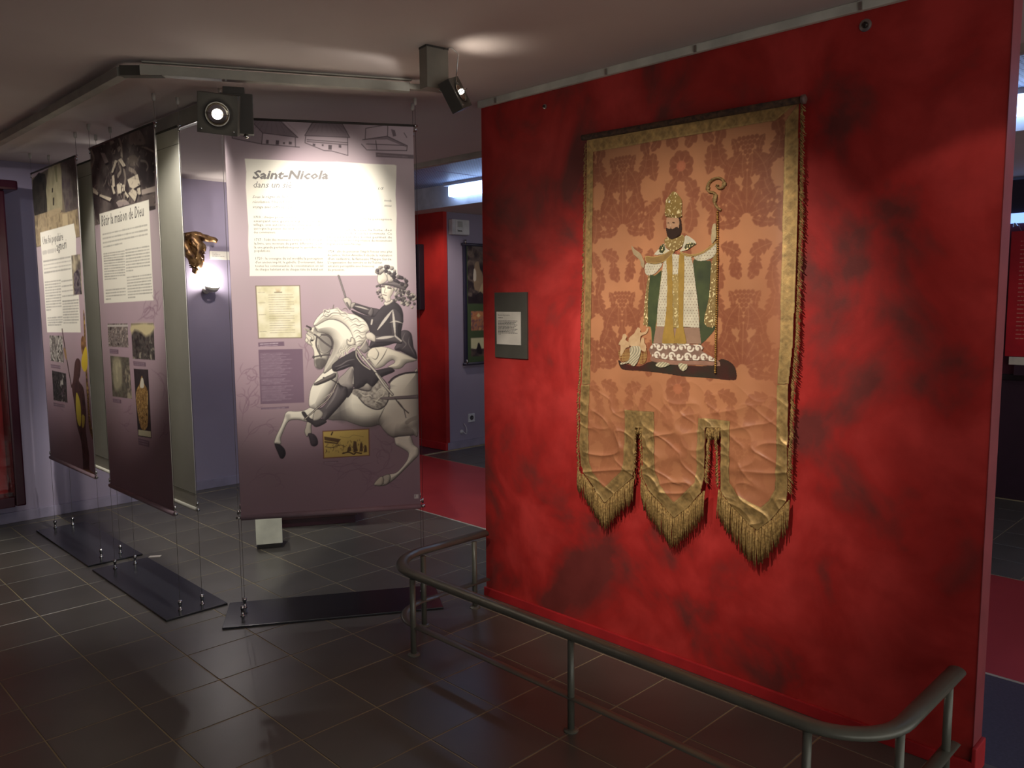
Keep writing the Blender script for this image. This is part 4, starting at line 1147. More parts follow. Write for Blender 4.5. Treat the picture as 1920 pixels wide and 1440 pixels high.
# horse, far parts first
V('fore2', (196, 188, 172), (70, 64, 64), 0.012); V('hoof2', (84, 74, 80), (44, 38, 44), 0.02)
V('fore1', CREAM, (88, 82, 78), 0.016, L=(-0.2, 0.75)); cv.fill(A('fore1_k'), SHD, 0.35, 0.012, 3); V('hoof1', (60, 54, 60), (38, 34, 40), 0.02)
V('hind', CREAM, (92, 86, 80), 0.022); V('hind_fet', (200, 192, 176), (84, 78, 74), 0.014); V('hind_hoof', (212, 202, 182), (110, 102, 94), 0.016)
V('chest', CREAM, SHD, 0.05)
V('body', (236, 230, 211), (96, 90, 86), 0.075, L=(-0.3, 0.7))
cv.fill(A('body_sh1'), (92, 86, 84), 0.55, 0.05, 3); cv.fill(A('body_sh2'), (86, 80, 80), 0.7, 0.03, 3)
cv.fill(A('haunch_sh'), (112, 106, 100), 0.6, 0.035, 3); cv.stroke(A('haunch_sh2'), 0.02, (130, 122, 114), 0.5)
ST('haunch_l', 0.006, (110, 104, 98), 0.8, True)
V('neck', CREAM, (110, 104, 98), 0.055, L=(0.1, 0.8)); cv.fill(A('neck_sh'), (130, 122, 114), 0.55, 0.03, 3)
V('mane', (240, 234, 216), (150, 143, 132), 0.03)
for i in range(1, 12): ST(f'mane_s{i}', 0.0042, (112, 104, 98), 0.9, True)
for i in range(1, 9):
    p = A(f'mane_s{i}'); cv.stroke(p + np.array([0.004, -0.012]), 0.003, (140, 132, 122), 0.7, taper=True); cv.stroke(p + np.array([-0.002, 0.010]), 0.005, (240, 234, 216), 0.7, taper=True)
V('head', (228, 221, 202), (92, 86, 84), 0.04, L=(-0.7, 0.3)); cv.fill(A('cheek'), (120, 114, 110), 0.75, 0.02, 3); ST('cheek', 0.004, INK, 0.5)
cv.fill(A('muzzle'), (78, 72, 72), 0.8, 0.012, 3); V('forelock', (228, 221, 202), (150, 142, 130), 0.015)
ST('fore_s1', 0.003, SHD); ST('fore_s2', 0.003, SHD); cv.fill(A('eye'), INK, 1, None, 3)
for i in range(1, 6): ST(f'br{i}', 0.0075, INK); ST(f'br{i}', 0.003, (140, 132, 124), 0.7)
ST('ear1', 0.008, (70, 64, 64)); ST('ear2', 0.009, (190, 182, 166)); ST('ear2', 0.002, INK)
V('curl1', (230, 222, 202), (140, 132, 122), 0.02); ST('curl1', 0.003, SHD, 0.8)
for i in (2, 3, 4): ST(f'curl{i}', 0.011, (226, 219, 200), 1, True); ST(f'curl{i}', 0.003, (104, 98, 94), 0.9, True)
cv.texture(smooth_closed(A('saddle')), [(120, 114, 108), (160, 152, 142), (190, 182, 168)], 70, 8, 1, 3, 2.2)
ST('saddle', 0.006, INK, 0.8)
for i in range(1, 5): ST(f'sad_s{i}', 0.006, (214, 206, 188), 0.9, True)
V('pad', (178, 170, 158), (84, 78, 78), 0.03); V('girth', (74, 68, 70), (48, 43, 47), 0.02)
ST('croup', 0.009, INK, 0.9)
V('thigh', (160, 152, 144), (64, 58, 62), 0.035); ST('thigh_s', 0.007, (206, 198, 184), 0.9)
V('hip_grey', (150, 142, 136), (84, 78, 78), 0.02)
V('cloak', (96, 88, 92), (46, 40, 46), 0.028); ST('cloak_s1', 0.006, (132, 124, 122), 0.8, True); ST('cloak_s2', 0.005, (124, 116, 116), 0.8, True)
V('skirt', (222, 214, 194), (110, 104, 98), 0.035)
for i in (1, 2, 3): ST(f'skirt_s{i}', 0.005, (104, 98, 92), 0.9, True)
V('dark_coat', (70, 64, 68), (42, 37, 42), 0.03); ST('coat_s1', 0.006, (120, 112, 112), 0.8, True); ST('coat_s2', 0.006, (104, 98, 100), 0.8, True)
V('boot', (104, 97, 98), (46, 41, 45), 0.03, L=(-0.8, 0.2)); ST('boot_hi', 0.010, (150, 142, 138), 0.55, True)
V('foot', (78, 72, 74), (44, 39, 43), 0.016); V('foot_pale', (190, 182, 168), (110, 104, 100), 0.012)
ST('st1', 0.0085, INK); ST('st1', 0.0035, (200, 190, 172)); ST('st2', 0.004, (170, 162, 148)); ST('rein_p', 0.006, INK, 0.9)
V('pistol', (116, 108, 104), (54, 48, 50), 0.02, sm=2)
V('arm_r', (92, 85, 88), (44, 39, 44), 0.018); ST('arm_r_hi', 0.007, (206, 198, 186), 0.9, True)
V('elbow_r', (130, 122, 120), (56, 50, 54), 0.012)
V('cuirass', (76, 70, 74), (44, 39, 44), 0.035)
V('arm_l', (92, 85, 88), (44, 39, 44), 0.022); V('fore_l', (108, 101, 102), (46, 41, 46), 0.018)
for k, wd in (('hi1', 0.014), ('hi2', 0.012), ('hi3', 0.014), ('hi4', 0.006), ('hi5', 0.008), ('hi6', 0.008)): ST(k, wd, (212, 204, 192), 0.9, True)
V('glove', (218, 210, 194), (128, 120, 112), 0.018); ST('rein1', 0.006, (190, 182, 166)); ST('rein2', 0.004, (80, 74, 74))
V('hand_r', (206, 198, 184), (116, 108, 104), 0.014); V('cuff_r', (176, 168, 158), (84, 78, 78), 0.01)
V('baton', (150, 142, 138), (76, 70, 72), 0.006, sm=0); V('baton2', (140, 132, 128), (76, 70, 72), 0.006, sm=0)
# rider's head
for key, rr, nn in (('curls_t', 0.016, 46), ('curls_r', 0.015, 44), ('curls_l', 0.012, 20)):
    q = smooth_open(A(key), 8); r = random.Random(len(key) + nn)
    for i in range(nn):
        c_ = q[r.randrange(len(q))] + np.array([r.uniform(-0.012, 0.012), r.uniform(-0.012, 0.012)])
        ang = r.uniform(0, 6.28); a_ = np.array([[math.cos(ang + u) * rr * 0.5, math.sin(ang + u) * rr * 0.5] for u in np.linspace(0, 6.0, 9)])
        g = r.choice([(112, 104, 102), (160, 152, 144), (78, 71, 74), (196, 188, 174)])
        cv.fill(c_ + a_, g, 1, None, 0, vol=rr * 0.5, dark=(58, 52, 56))
V('neckcl', (224, 216, 200), (150, 142, 132), 0.01)
V('face', (230, 222, 204), (170, 160, 148), 0.03); cv.fill(A('face_sh'), (150, 140, 130), 0.5, 0.012, 3)
ST('eye_l', 0.005, INK); ST('eye_r', 0.005, INK); ST('nose', 0.003, (140, 130, 122)); ST('mouth', 0.0045, (128, 110, 106))
cv.stroke(A('eye_l') + [0, 0.006], 0.003, (110, 100, 96)); cv.stroke(A('eye_r') + [0, 0.006], 0.003, (110, 100, 96))
V('hat_brim', (128, 120, 120), (70, 64, 66), 0.022); V('hat_crown', (206, 198, 184), (110, 102, 98), 0.02)
V('hat_disc', (226, 218, 202), (176, 168, 154), 0.03)
for key, nn in (('plume_top', 26), ('plume_r', 24)):
    q = smooth_closed(A(key), 3); r = random.Random(nn)
    for i in range(nn):
        c_ = q[r.randrange(len(q))]; rr = r.uniform(0.007, 0.012)
        a_ = np.array([[math.cos(u) * rr, math.sin(u) * rr] for u in np.linspace(0, 6.0, 9)])
        g = r.choice([(88, 81, 84), (124, 116, 114), (176, 168, 158)] if key == 'plume_top' else [(78, 70, 74), (64, 57, 62), (128, 120, 116)])
        cv.fill(c_ + a_, g, 1, None, 0, vol=rr, dark=(52, 46, 50))
ST('sword_guard', 0.010, INK); ST('sword_guard', 0.005, (190, 182, 166)); ST('sword_hilt', 0.012, (92, 85, 84)); ST('sword_hilt', 0.005, (206, 198, 180)); ST('sword_bind', 0.008, (196, 188, 172))
for k in ('blade', 'blade2'): cv.stroke(A(k), 0.014, INK, 0.9, sm=False); cv.stroke(A(k), 0.008, (206, 199, 184), 1, sm=False)
V('strap', (142, 130, 130), (104, 94, 96), 0.01, sm=0)
ST('thongs', 0.006, (96, 90, 86)); ST('thongs2', 0.004, (96, 90, 86))
# small yellow engraving
cv.fill(A('pic_o'), (128, 86, 70)); cv.fill(A('pic_i'), (206, 178, 100))
YK = (70, 48, 36)
for k in ('pic_roof', 'pic_roof2', 'pic_f1', 'pic_f2', 'pic_f3', 'pic_f4'): cv.fill(A(k), YK, 0.8, None, 0)
ST('pic_g', 0.006, YK); ST('pic_g2', 0.004, YK, 0.7); ST('pic_m', 0.002, YK, 0.5); ST('pic_ch', 0.006, YK)
r = random.Random(3); q = A('pic_i'); wv = q[1] - q[0]; hv = q[3] - q[0]
for i in range(70):
    c_ = q[0] + wv * r.uniform(0.03, 0.96) + hv * r.uniform(0.42, 0.85)
    cv.stroke(np.array([c_, c_ + [r.uniform(-0.006, 0.006), r.uniform(-0.012, 0.012)]]), 0.0025, YK, 0.6, sm=False)
cv.fill(A('pic_cap'), (120, 96, 108), 0.8); q = A('pic_cap'); cv.dashes(q[0] + [0.006, -0.005], q[1] + [-0.01, -0.006], 0.003, (180, 164, 172), 8)

b3 = thing('hanging_banner', 'hanging lilac banner with an engraved rider on a rearing white horse and lettering', 'banner', F3.p(0.45, ZB), 'printed hanging banners')
sh3 = sheet('fabric_print', cv, lambda s, z, o: F3(s, z, 0.0016), M_print, b3)
bm = bmesh.new(); fbox(bm, F3.p(0.45, (ZB + ZT) / 2), (0.45, 0.001, (ZT - ZB) / 2), (Vector(F3.d), Vector(F3.n), Vector((0, 0, 1)))); mk('fabric_back', bm, M_backcloth, b3)
M_lil_bar = mat('lilac_bar_sleeve', (148, 122, 130), 0.6)
hardware(b3, F3, -0.012, 0.912, bar=0.014, mbar=M_lil_bar)
M_title = mat('grey_title_ink', (128, 124, 122), 0.7)
M_body = mat('grey_body_ink', (104, 101, 100), 0.7)
def btext(parts, key, txt, size, shear=0.0, bold=0.0, fr=F3):
    p = A(key); a, b = p[0], p[1]; L = float(np.hypot(*(b - a)))
    d = fr.d * (b[0] - a[0]) / L + np.array([0, 0, 1]) * (b[1] - a[1]) / L
    u = np.array([0, 0, 1.0])
    text_mesh('t', txt, fr(a[0], a[1], 0.0024), d, u, size, None, None, shear, L, parts, bold)
pt = []; btext(pt, 't_title', 'Saint-Nicola', 0.056, 0.25, 0.0018); btext(pt, 't_sub', 'dans un siè', 0.043, 0.3)
join_text('title_lettering', pt, M_title, b3)
pt = []
for k, tx in (('t_int1', 'Sous le règne de Victor'), ('t_int2', 'révolution. Une réforme'), ('t_int3', 'voyage avec cette époque'), ('t_int4', '1/5'), ('t_int5', 'monde'), ('t_int6', 'années')): btext(pt, k, tx, 0.019, 0.3)
for k, tx in (('l1', '1713 : chaque province est ainsi'), ('l2', 'exerçant une gestion rigoureuse du'), ('l3', 'village, son autorité est relative aux arrêts'), ('l4', 'qui rogne le pouvoir des syndics et des assemblées'), ('l5', 'des communiers.'),
              ('l6', "1717 : l'édit des monnaies remplace le florin par"), ('l7', "la livre, une monnaie de parité différente. C'est"), ('l8', 'là une grande perturbation pour le quotidien des'), ('l9', 'populations.'),
              ('l10', '1720 : la consigne du sel modifie la perception'), ('l11', "d'un ancien impôt, la gabelle. Dorénavant, dans"), ('l12', 'toutes les communautés, la consommation en sel'), ('l13', 'de chaque habitant et de chaque tête de bétail est'),
              ('r1', 'de la perception'), ('r2', 'et dresse la liste des'), ('r3', 'communiers de tous les sommets. Ce'), ('r4', 'recensement des noms permet de'), ('r5', "bien appréhender l'importance du mouvement"), ('r6', 'migratoire à Saint-Nicolas.'),
              ('r7', "1728 : afin de percevoir l'impôt foncier avec plus"), ('r8', 'de justice, Victor-Amédée II décide la réalisation'), ('r9', "d'un cadastre, la fameuse Mappe Sarde."), ('r10', "L'organisation des terroirs et de l'habitat"), ('r11', 'est alors perceptible avec beaucoup'), ('r12', 'de précision.')):
    btext(pt, k, tx, 0.0165)
join_text('body_lettering', pt, M_body, b3)
F3b = Frame(tuple((F3.o - F3.n * 0.117)[:2]), (0.8518, -0.5239), 0.90)
back_panel('plain back of the banner hung behind the rider banner', F3b)
FL3 = Frame((1.671, 3.719), (0.8518, -0.5239), 1)
POST3 = [(float((f.p(s_, 0) - Vector(FL3.o)).dot(Vector(FL3.d))), float((f.p(s_, 0) - Vector(FL3.o)).dot(Vector(FL3.n)))) for f in (F3, F3b) for s_ in (-0.012, 0.912)]
plate('black base plate on the floor below the rider banner, end under the barrier rail', Frame((1.671 - 0.0, 3.719), (0.8518, -0.5239), 1), 0.0, 1.09, -0.335, 0.005, POST3)

# ------------------------------------------------ second banner
F2 = Frame((1.619, 5.02), (0.0, -1.0), 0.92)
cv = Canvas(0, 0.92, ZB, ZT, 0.0042, 0.0030)
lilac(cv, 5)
cv.texture(A('b2_photo'), [(48, 42, 44), (70, 62, 62), (92, 84, 82), (112, 102, 98)], 9, 21, 1, 5, 2.0)
cv.texture(A('b2_sky'), [(120, 106, 100), (140, 126, 118)], 12, 22, 1, 3, 1.5, 2)
cv.fill(A('b2_field'), (112, 102, 94), 0.8, None, 2); cv.fill(A('b2_strip'), (168, 154, 146)); cv.fill(A('b2_strip2'), (112, 100, 96), 0.8); cv.fill(A('b2_path'), (176, 160, 144), 0.8)
for k in ('b2_road', 'b2_road2', 'b2_road3', 'b2_road4', 'b2_road5'): cv.stroke(A(k), 0.022, (150, 138, 126), 0.8)
cv.stroke(A('b2_curve'), 0.012, (130, 120, 112), 0.7)
for i in (1, 2, 3, 4, 5): cv.texture(A(f'b2_v{i}'), [(90, 80, 76), (176, 164, 150), (120, 108, 100)], 40, 30 + i, 0.8)
for i in range(1, 15):
    p = A(f'b2_r{i}'); cv.fill(p + [0.012, -0.012], (40, 34, 38), 0.8); cv.fill(p, (206, 194, 174) if i not in (1, 12) else (160, 146, 142))
    cv.stroke(np.array([(p[0] + p[1]) / 2, (p[2] + p[3]) / 2]), 0.004, (176, 164, 146), 0.8, sm=False)
r = random.Random(9); q = A('b2_photo')
for i in range(220):
    c_ = np.array([r.uniform(0.0, 0.92), r.uniform(2.0, 2.46)])
    if r.random() < 0.6 and not (0.3 < c_[0] < 0.75): continue
    cv.stroke(np.array([c_, c_ + [r.uniform(-0.02, 0.02), r.uniform(-0.02, 0.02)]]), 0.008, r.choice([(150, 138, 128), (58, 50, 52), (182, 170, 154)]), 0.5, sm=False)
cv.fill(A('b2_panel'), (238, 234, 220))
for k in ('b2_scr1', 'b2_scr2', 'b2_s1', 'b2_s2', 'b2_s3', 'b2_s4', 'b2_s5'): scrolls(cv, [k], (128, 100, 116), 0.011, 0.4)
G = (160, 157, 150)
for i in (1, 2, 3, 4): q = A(f'b2_i{i}'); cv.dashes(q[0], q[1], 0.009, G, i, 0.75)
def col(a, b, n, seed, last):
    p, q = A(a), A(b); cv.para(p[0], p[1], q[0], (q[1] if np.hypot(*(q[1] - q[0])) > 0.3 else q[0] + (p[1] - p[0])), n, 0.0075, G, seed, 0.85, last)
col('b2_a0', 'b2_a1', 4, 10, 0.9); col('b2_a1', 'b2_a2', 8, 14, 0.6); col('b2_a3', 'b2_a4', 4, 24, 0.25)
col('b2_c0', 'b2_c1', 8, 34, 0.3); col('b2_c2', 'b2_c3', 8, 44, 0.3)
cv.texture(A('b2_p1'), [(70, 62, 62), (150, 140, 134), (96, 86, 84), (172, 160, 150)], 45, 51, 1, 3, 2.2)
p = A('b2_p1'); cv.stroke(np.array([p[0], p[1]]) + [0, -0.012], 0.012, (190, 182, 176), 1, sm=False)
cv.texture(A('b2_p2'), [(48, 44, 46), (88, 82, 78), (60, 56, 56), (150, 142, 128)], 26, 52, 1, 4, 2.2); cv.fill(A('b2_p2sky'), (200, 186, 146), 1, 0.02, 2)
cv.texture(A('b2_p3'), [(74, 70, 62), (104, 100, 88), (84, 78, 72), (160, 150, 128)], 18, 53, 1, 4, 2.0); cv.fill(A('b2_p3t'), (176, 168, 138), 0.7, 0.03, 3)
cv.texture(A('b2_p4'), [(40, 36, 40), (66, 58, 60)], 20, 54); cv.texture(smooth_closed(A('b2_p4f')), [(96, 70, 42), (172, 136, 82), (120, 90, 56), (190, 156, 100)], 50, 55, 1, 3, 2.0)
cv.fill(A('b2_p4w'), (210, 202, 184), 1, None, 3); cv.fill(A('b2_p4b'), (200, 192, 160))
for i in (1, 2, 3, 4):
    q = A(f'b2_cap{i}'); cv.fill(q, (108, 86, 100), 0.9); 
    for f in (0.3, 0.7): cv.dashes(q[0] + (q[3] - q[0]) * f + [0.01, 0], q[1] + (q[2] - q[1]) * f - [0.02, 0], 0.006, (158, 140, 152), i, 0.8)
b2r = thing('hanging_banner', 'hanging lilac banner with aerial village photograph on top and lettering about a church', 'banner', F2.p(0.46, ZB), 'printed hanging banners')
sheet('fabric_print', cv, lambda s, z, o: F2(s, z, 0.0016), M_print, b2r)
bm = bmesh.new(); fbox(bm, F2.p(0.46, (ZB + ZT) / 2), (0.46, 0.001, (ZT - ZB) / 2), (Vector(F2.d), Vector(F2.n), Vector((0, 0, 1)))); mk('fabric_back', bm, M_backcloth, b2r)
hardware(b2r, F2, -0.012, 0.932, bar=0.014, mbar=M_lil_bar)
pt = []; btext(pt, 'b2_title', 'Bâtir la maison de Dieu', 0.085, 0.2, 0.0, F2); join_text('title_lettering', pt, M_title, b2r)
F2b = Frame((1.735, 5.02), (0.0, -1.0), 0.92)
back_panel('plain grey-green back of the banner hung behind the aerial photograph banner', F2b)
plate('black base plate on the floor below the aerial photograph banner, middle of the three', Frame((1.515, 5.11), (0.0, -1.0), 1), 0.0, 1.10, -0.322, 0.0, [(0.078, -0.104), (0.078, -0.22), (1.022, -0.104), (1.022, -0.22)])

# ------------------------------------------------ first banner, farthest left
F1 = Frame((1.634, 6.25), (0.0, -1.0), 0.92)
cv = Canvas(0, 0.92, ZB, ZT, 0.0055, 0.0036)
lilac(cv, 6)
cv.texture(A('b1_photo'), [(84, 76, 66), (110, 100, 86), (130, 118, 100)], 8, 61)
cv.texture(A('b1_trees'), [(34, 32, 30), (56, 52, 46), (40, 36, 34)], 16, 62, 1, 4, 2, 2); cv.texture(A('b1_hill'), [(66, 60, 58), (98, 90, 86), (76, 66, 70)], 14, 63, 1, 4, 2.0, 2)
cv.texture(A('b1_tower'), [(128, 122, 98), (158, 150, 122), (142, 134, 108)], 10, 64, 1, 4, 1.6); cv.fill(A('b1_tower_d'), (112, 110, 82), 0.8)
cv.fill(A('b1_win1'), (56, 50, 44)); cv.fill(A('b1_win2'), (50, 44, 40))
cv.texture(A('b1_ground'), [(120, 106, 84), (172, 154, 122), (140, 124, 100)], 18, 65, 1, 4, 2.0); cv.fill(A('b1_col1'), (186, 168, 134)); cv.fill(A('b1_base'), (168, 150, 120), 0.9)
cv.fill(A('b1_panel'), (236, 232, 218))
q = A('b1_t2'); cv.dashes(q[0], q[1], 0.03, (168, 164, 158), 3, 0.6)
for k, n in (('b1_i0', 1), ('b1_i1', 1)): q = A(k); cv.dashes(q[0], q[1], 0.012, G, 5, 0.6)
q, q2 = A('b1_i0'), A('b1_i1'); cv.para(q[0], q[1], q2[0], q2[1], 4, 0.010, G, 7, 0.6, 0.95)
def col(a, b, n, seed, last): p, q = A(a), A(b); cv.para(p[0], p[1], q[0], q[1], n, 0.010, G, seed, 0.8, last)
col('b1_a0', 'b1_a1', 11, 10, 0.3); col('b1_a2', 'b1_a3', 4, 30, 0.9); col('b1_c0', 'b1_c1', 5, 40, 0.8); col('b1_c1', 'b1_c2', 9, 50, 0.9)
cv.texture(A('b1_p1'), [(90, 84, 78), (150, 140, 120), (190, 178, 150)], 20, 70, 1, 3, 2); cv.texture(A('b1_p1d'), [(44, 40, 50), (120, 112, 112), (70, 62, 76)], 30, 71, 1, 3, 2)
cv.texture(A('b1_p2'), [(44, 42, 42), (200, 194, 184), (90, 84, 82), (160, 154, 146)], 22, 72, 1, 3, 2.4); cv.texture(A('b1_p3'), [(40, 38, 40), (70, 66, 66), (34, 32, 34), (170, 164, 158)], 22, 73, 1, 3, 2.2)
for i in (1, 2): q = A(f'b1_cap{i}'); cv.fill(q, (108, 88, 100), 0.9); cv.dashes((q[0] + q[3]) / 2, (q[1] + q[2]) / 2, 0.008, (150, 134, 144), i)
for k in ('b2_s3', 'b2_s4'): scrolls(cv, [k], (128, 100, 116), 0.011, 0.4)
cv.stroke(A('b1_sw'), 0.016, (64, 48, 46), 1, sm=False); cv.fill(A('b1_swh'), (150, 120, 84), 1, None, 3)
cv.texture(smooth_closed(A('b1_fig')), [(52, 36, 40), (84, 58, 56), (60, 42, 46)], 20, 74, 1, 3, 1.8)
cv.fill(A('b1_figy'), (186, 168, 66), 1, None, 3); cv.fill(A('b1_figy2'), (176, 156, 70), 1, None, 3)
cv.texture(smooth_closed(A('b1_gold2')), [(60, 44, 34), (150, 118, 62), (84, 62, 44), (176, 146, 84)], 40, 75, 1, 3, 2.0)
cv.texture(smooth_closed(A('b1_face2')), [(96, 66, 48), (160, 120, 78)], 40, 76); cv.fill(A('b1_yel2'), (206, 178, 56), 1, None, 3); cv.fill(A('b1_foot'), (150, 110, 76), 1, None, 3)
b1r = thing('hanging_banner', 'hanging lilac banner with church tower photograph and gilded saints, nearest the back wall', 'banner', F1.p(0.46, ZB), 'printed hanging banners')
sheet('fabric_print', cv, lambda s, z, o: F1(s, z, 0.0016), M_print, b1r)
bm = bmesh.new(); fbox(bm, F1.p(0.46, (ZB + ZT) / 2), (0.46, 0.001, (ZT - ZB) / 2), (Vector(F1.d), Vector(F1.n), Vector((0, 0, 1)))); mk('fabric_back', bm, M_backcloth, b1r)
hardware(b1r, F1, -0.012, 0.932, bar=0.014, mbar=M_lil_bar)
pt = []; btext(pt, 'b1_t1', 'Une foi populaire', 0.075, 0.2, 0.0, F1); btext(pt, 'b1_t3', 'agneri', 0.085, 0.2, 0.0, F1); join_text('title_lettering', pt, M_title, b1r)
F1b = Frame((1.748, 6.25), (0.0, -1.0), 0.92)
back_panel('plain grey-green back of the banner hung behind the church tower banner', F1b)
plate('black base plate on the floor below the church tower banner, nearest the back wall', Frame((1.52, 6.29), (0.0, -1.0), 1), 0.0, 1.09, -0.322, 0.0, [(0.028, -0.114), (0.028, -0.228), (0.972, -0.114), (0.972, -0.228)])

# ---------------------------------------------------------------- processional textile on the red wall
FP = Frame((2.868, 2.46), (0.0, -1.0), 1.0)
_G = np.random.default_rng(12).random((64, 64))
def vnoise(s, z, fs, fz, o=0.0):
    x = np.asarray(s) * fs + o + 8; y = np.asarray(z) * fz + o * 1.7 + 5
    xi = np.floor(x).astype(int); yi = np.floor(y).astype(int); fx = x - xi; fy = y - yi
    fx = fx * fx * (3 - 2 * fx); fy = fy * fy * (3 - 2 * fy)
    g = lambda i, j: _G[j % 64, i % 64]
    return (g(xi, yi) * (1 - fx) + g(xi + 1, yi) * fx) * (1 - fy) + (g(xi, yi + 1) * (1 - fx) + g(xi + 1, yi + 1) * fx) * fy
def drape(s, z):
    lo = np.clip((1.30 - z) / 0.3, 0, 1)
    d = 0.012 + 0.005 * np.sin(s * 15 + 1.0 + 0.6 * np.sin(z * 3)) * (0.4 + 0.6 * np.clip((2.3 - z) / 0.8, 0, 1))
    d = d + 0.010 * (vnoise(s + 0.05 * z, z, 13, 1.3, 3.1) - 0.5) * np.clip((s - 0.6) / 0.3, 0, 1) * np.clip((2.2 - z) / 0.4, 0, 1)
    d = d + 0.007 * (vnoise(s, z, 11, 1.6, 9.4) - 0.5) * np.clip((0.35 - s) / 0.2, 0, 1)
    r1 = 1 - np.abs(2 * vnoise(s + 0.35 * z, z - 0.2 * s, 6, 15, 1.0) - 1); r2 = 1 - np.abs(2 * vnoise(s - 0.3 * z, z + 0.5 * s, 11, 19, 4.0) - 1)
    d = d + lo * (0.0085 * r1 ** 3 + 0.005 * r2 ** 4)
    return d

GR = (186, 127, 88); MO = (144, 84, 58)
cv = Canvas(0.02, 1.10, 0.64, 2.335, 0.0028, 0.0028)
n = cv.noise(5, 31, 4)[..., None]
cv.c[...] = np.array(GR) * (0.9 + 0.2 * n)
def leaf(c, ang, L, W, lobes=4, colr=MO, bend=0.0, half=0, a=0.85):
    """an acanthus leaf with scalloped edges"""
    n_ = lobes * 6; t = np.linspace(0, 1, n_)
    ph = bend * (t - 0.0)
    cx = np.cumsum(np.cos(ang + ph)) * L / n_; cy = np.cumsum(np.sin(ang + ph)) * L / n_
    nx = -np.sin(ang + ph); ny = np.cos(ang + ph)
    f = (t * lobes) % 1.0
    wv = W * np.sin(np.pi * np.clip(t * 0.93 + 0.05, 0, 1)) ** 0.7 * (0.45 + 0.55 * np.sqrt(np.clip(1 - f, 0, 1)))
    l = np.stack([c[0] + cx + nx * wv, c[1] + cy + ny * wv], 1); r = np.stack([c[0] + cx - nx * wv, c[1] + cy - ny * wv], 1)
    sp = np.stack([c[0] + cx, c[1] + cy], 1)
    if half > 0: r = sp
    if half < 0: l = sp
    cv.fill(np.vstack([l, r[::-1]]), colr, a)
    cv.stroke(sp, 0.003, GR, 0.55, sm=False)
    for k in range(1, lobes):
        i = int((k - 0.25) * 6)
        for sg in (1, -1):
            q = np.array([sp[i], sp[i] + np.array([nx[i], ny[i]]) * sg * wv[min(i + 2, n_ - 1)] * 0.9 + np.array([math.cos(ang + ph[i]), math.sin(ang + ph[i])]) * L * 0.08])
            cv.stroke(q, 0.0024, GR, 0.4, sm=False)
def curlp(c, r0, a0, sg, colr=MO, a=0.85):
    t = np.linspace(0, 4.6, 16); rr = r0 * (1 - t / 6.2)
    p = np.stack([c[0] + rr * np.cos(a0 + sg * t), c[1] + rr * np.sin(a0 + sg * t)], 1)
    cv.stroke(p, r0 * 0.62, colr, a, sm=False, taper=True)
    cv.fill(p[-1] + np.array([[math.cos(u) * r0 * 0.36, math.sin(u) * r0 * 0.36] for u in np.linspace(0, 6, 9)]), colr, a)
def palmette(x, z, k=1.0):
    for a in (-1.15, -0.75, -0.38, 0, 0.38, 0.75, 1.15):
        leaf((x + 0.012 * math.sin(a), z), math.pi / 2 - a, k * (0.15 - 0.03 * abs(a)), k * 0.026, 3, bend=-a * 0.35)
    for sg in (1, -1):
        curlp((x + sg * 0.05 * k, z - 0.02 * k), 0.022 * k, math.pi / 2, sg)
        leaf((x + sg * 0.02 * k, z - 0.01), -math.pi / 2 + sg * 1.1, 0.10 * k, 0.022 * k, 3, bend=sg * 0.6)
def rose(x, z, k=1.0):
    for i in range(8):
        a = i * math.pi / 4 + 0.3
        c_ = np.array([x + 0.032 * k * math.cos(a), z + 0.036 * k * math.sin(a)])
        u = np.linspace(0, 6.0, 10); cv.fill(c_ + np.stack([np.cos(u) * 0.022 * k, np.sin(u) * 0.024 * k], 1), MO, 0.85)
        cv.stroke(np.array([[x, z], c_ * 0.5 + np.array([x, z]) * 0.5, c_]), 0.003, GR, 0.7)
    u = np.linspace(0, 6.0, 12); cv.fill(np.array([x, z]) + np.stack([np.cos(u) * 0.02 * k, np.sin(u) * 0.02 * k], 1), (190, 112, 80), 0.8)
def grape(x, z):
    for j in range(5):
        for i in range(5 - j):
            c_ = np.array([x + (i - (4 - j) / 2) * 0.018, z - j * 0.017]); u = np.linspace(0, 6, 9)
            cv.fill(c_ + np.stack([np.cos(u) * 0.0095, np.sin(u) * 0.0095], 1), MO, 0.85)
def vine(x, z, sg):
    """rising acanthus scroll beside an axis"""
    pts_ = np.array([[x, z], [x + sg * 0.05, z + 0.09], [x + sg * 0.02, z + 0.2], [x + sg * 0.07, z + 0.31], [x + sg * 0.04, z + 0.42]])
    cv.stroke(pts_, 0.010, MO, 0.85)
    leaf(pts_[1], math.pi / 2 + sg * 0.9, 0.11, 0.034, 4, bend=-sg * 0.9)
    leaf(pts_[1] + [sg * 0.01, -0.02], math.pi / 2 - sg * 1.3, 0.10, 0.034, 4, bend=sg * 0.9)
    leaf(pts_[2] + [0, 0.02], math.pi / 2 - sg * 0.9, 0.12, 0.036, 4, bend=sg * 1.1)
    leaf(pts_[2] + [0, -0.03], math.pi / 2 + sg * 1.0, 0.09, 0.03, 3, bend=-sg * 0.8)
    leaf(pts_[3], math.pi / 2 + sg * 0.5, 0.12, 0.032, 4, bend=-sg * 0.7)
    leaf(pts_[3] + [sg * 0.01, 0.02], math.pi / 2 - sg * 1.1, 0.09, 0.028, 3, bend=sg * 1.0)
    curlp(pts_[4] + [sg * 0.02, 0.01], 0.026, 0, sg); curlp(pts_[0] + [-sg * 0.0, 0.045], 0.02, 2, -sg); curlp(pts_[2] + [-sg * 0.03, 0.03], 0.018, 1, sg)
xa1 = float(A('ax1')[:, 0].mean()); xa2 = float(A('ax2')[:, 0].mean()); xm = (xa1 + xa2) / 2
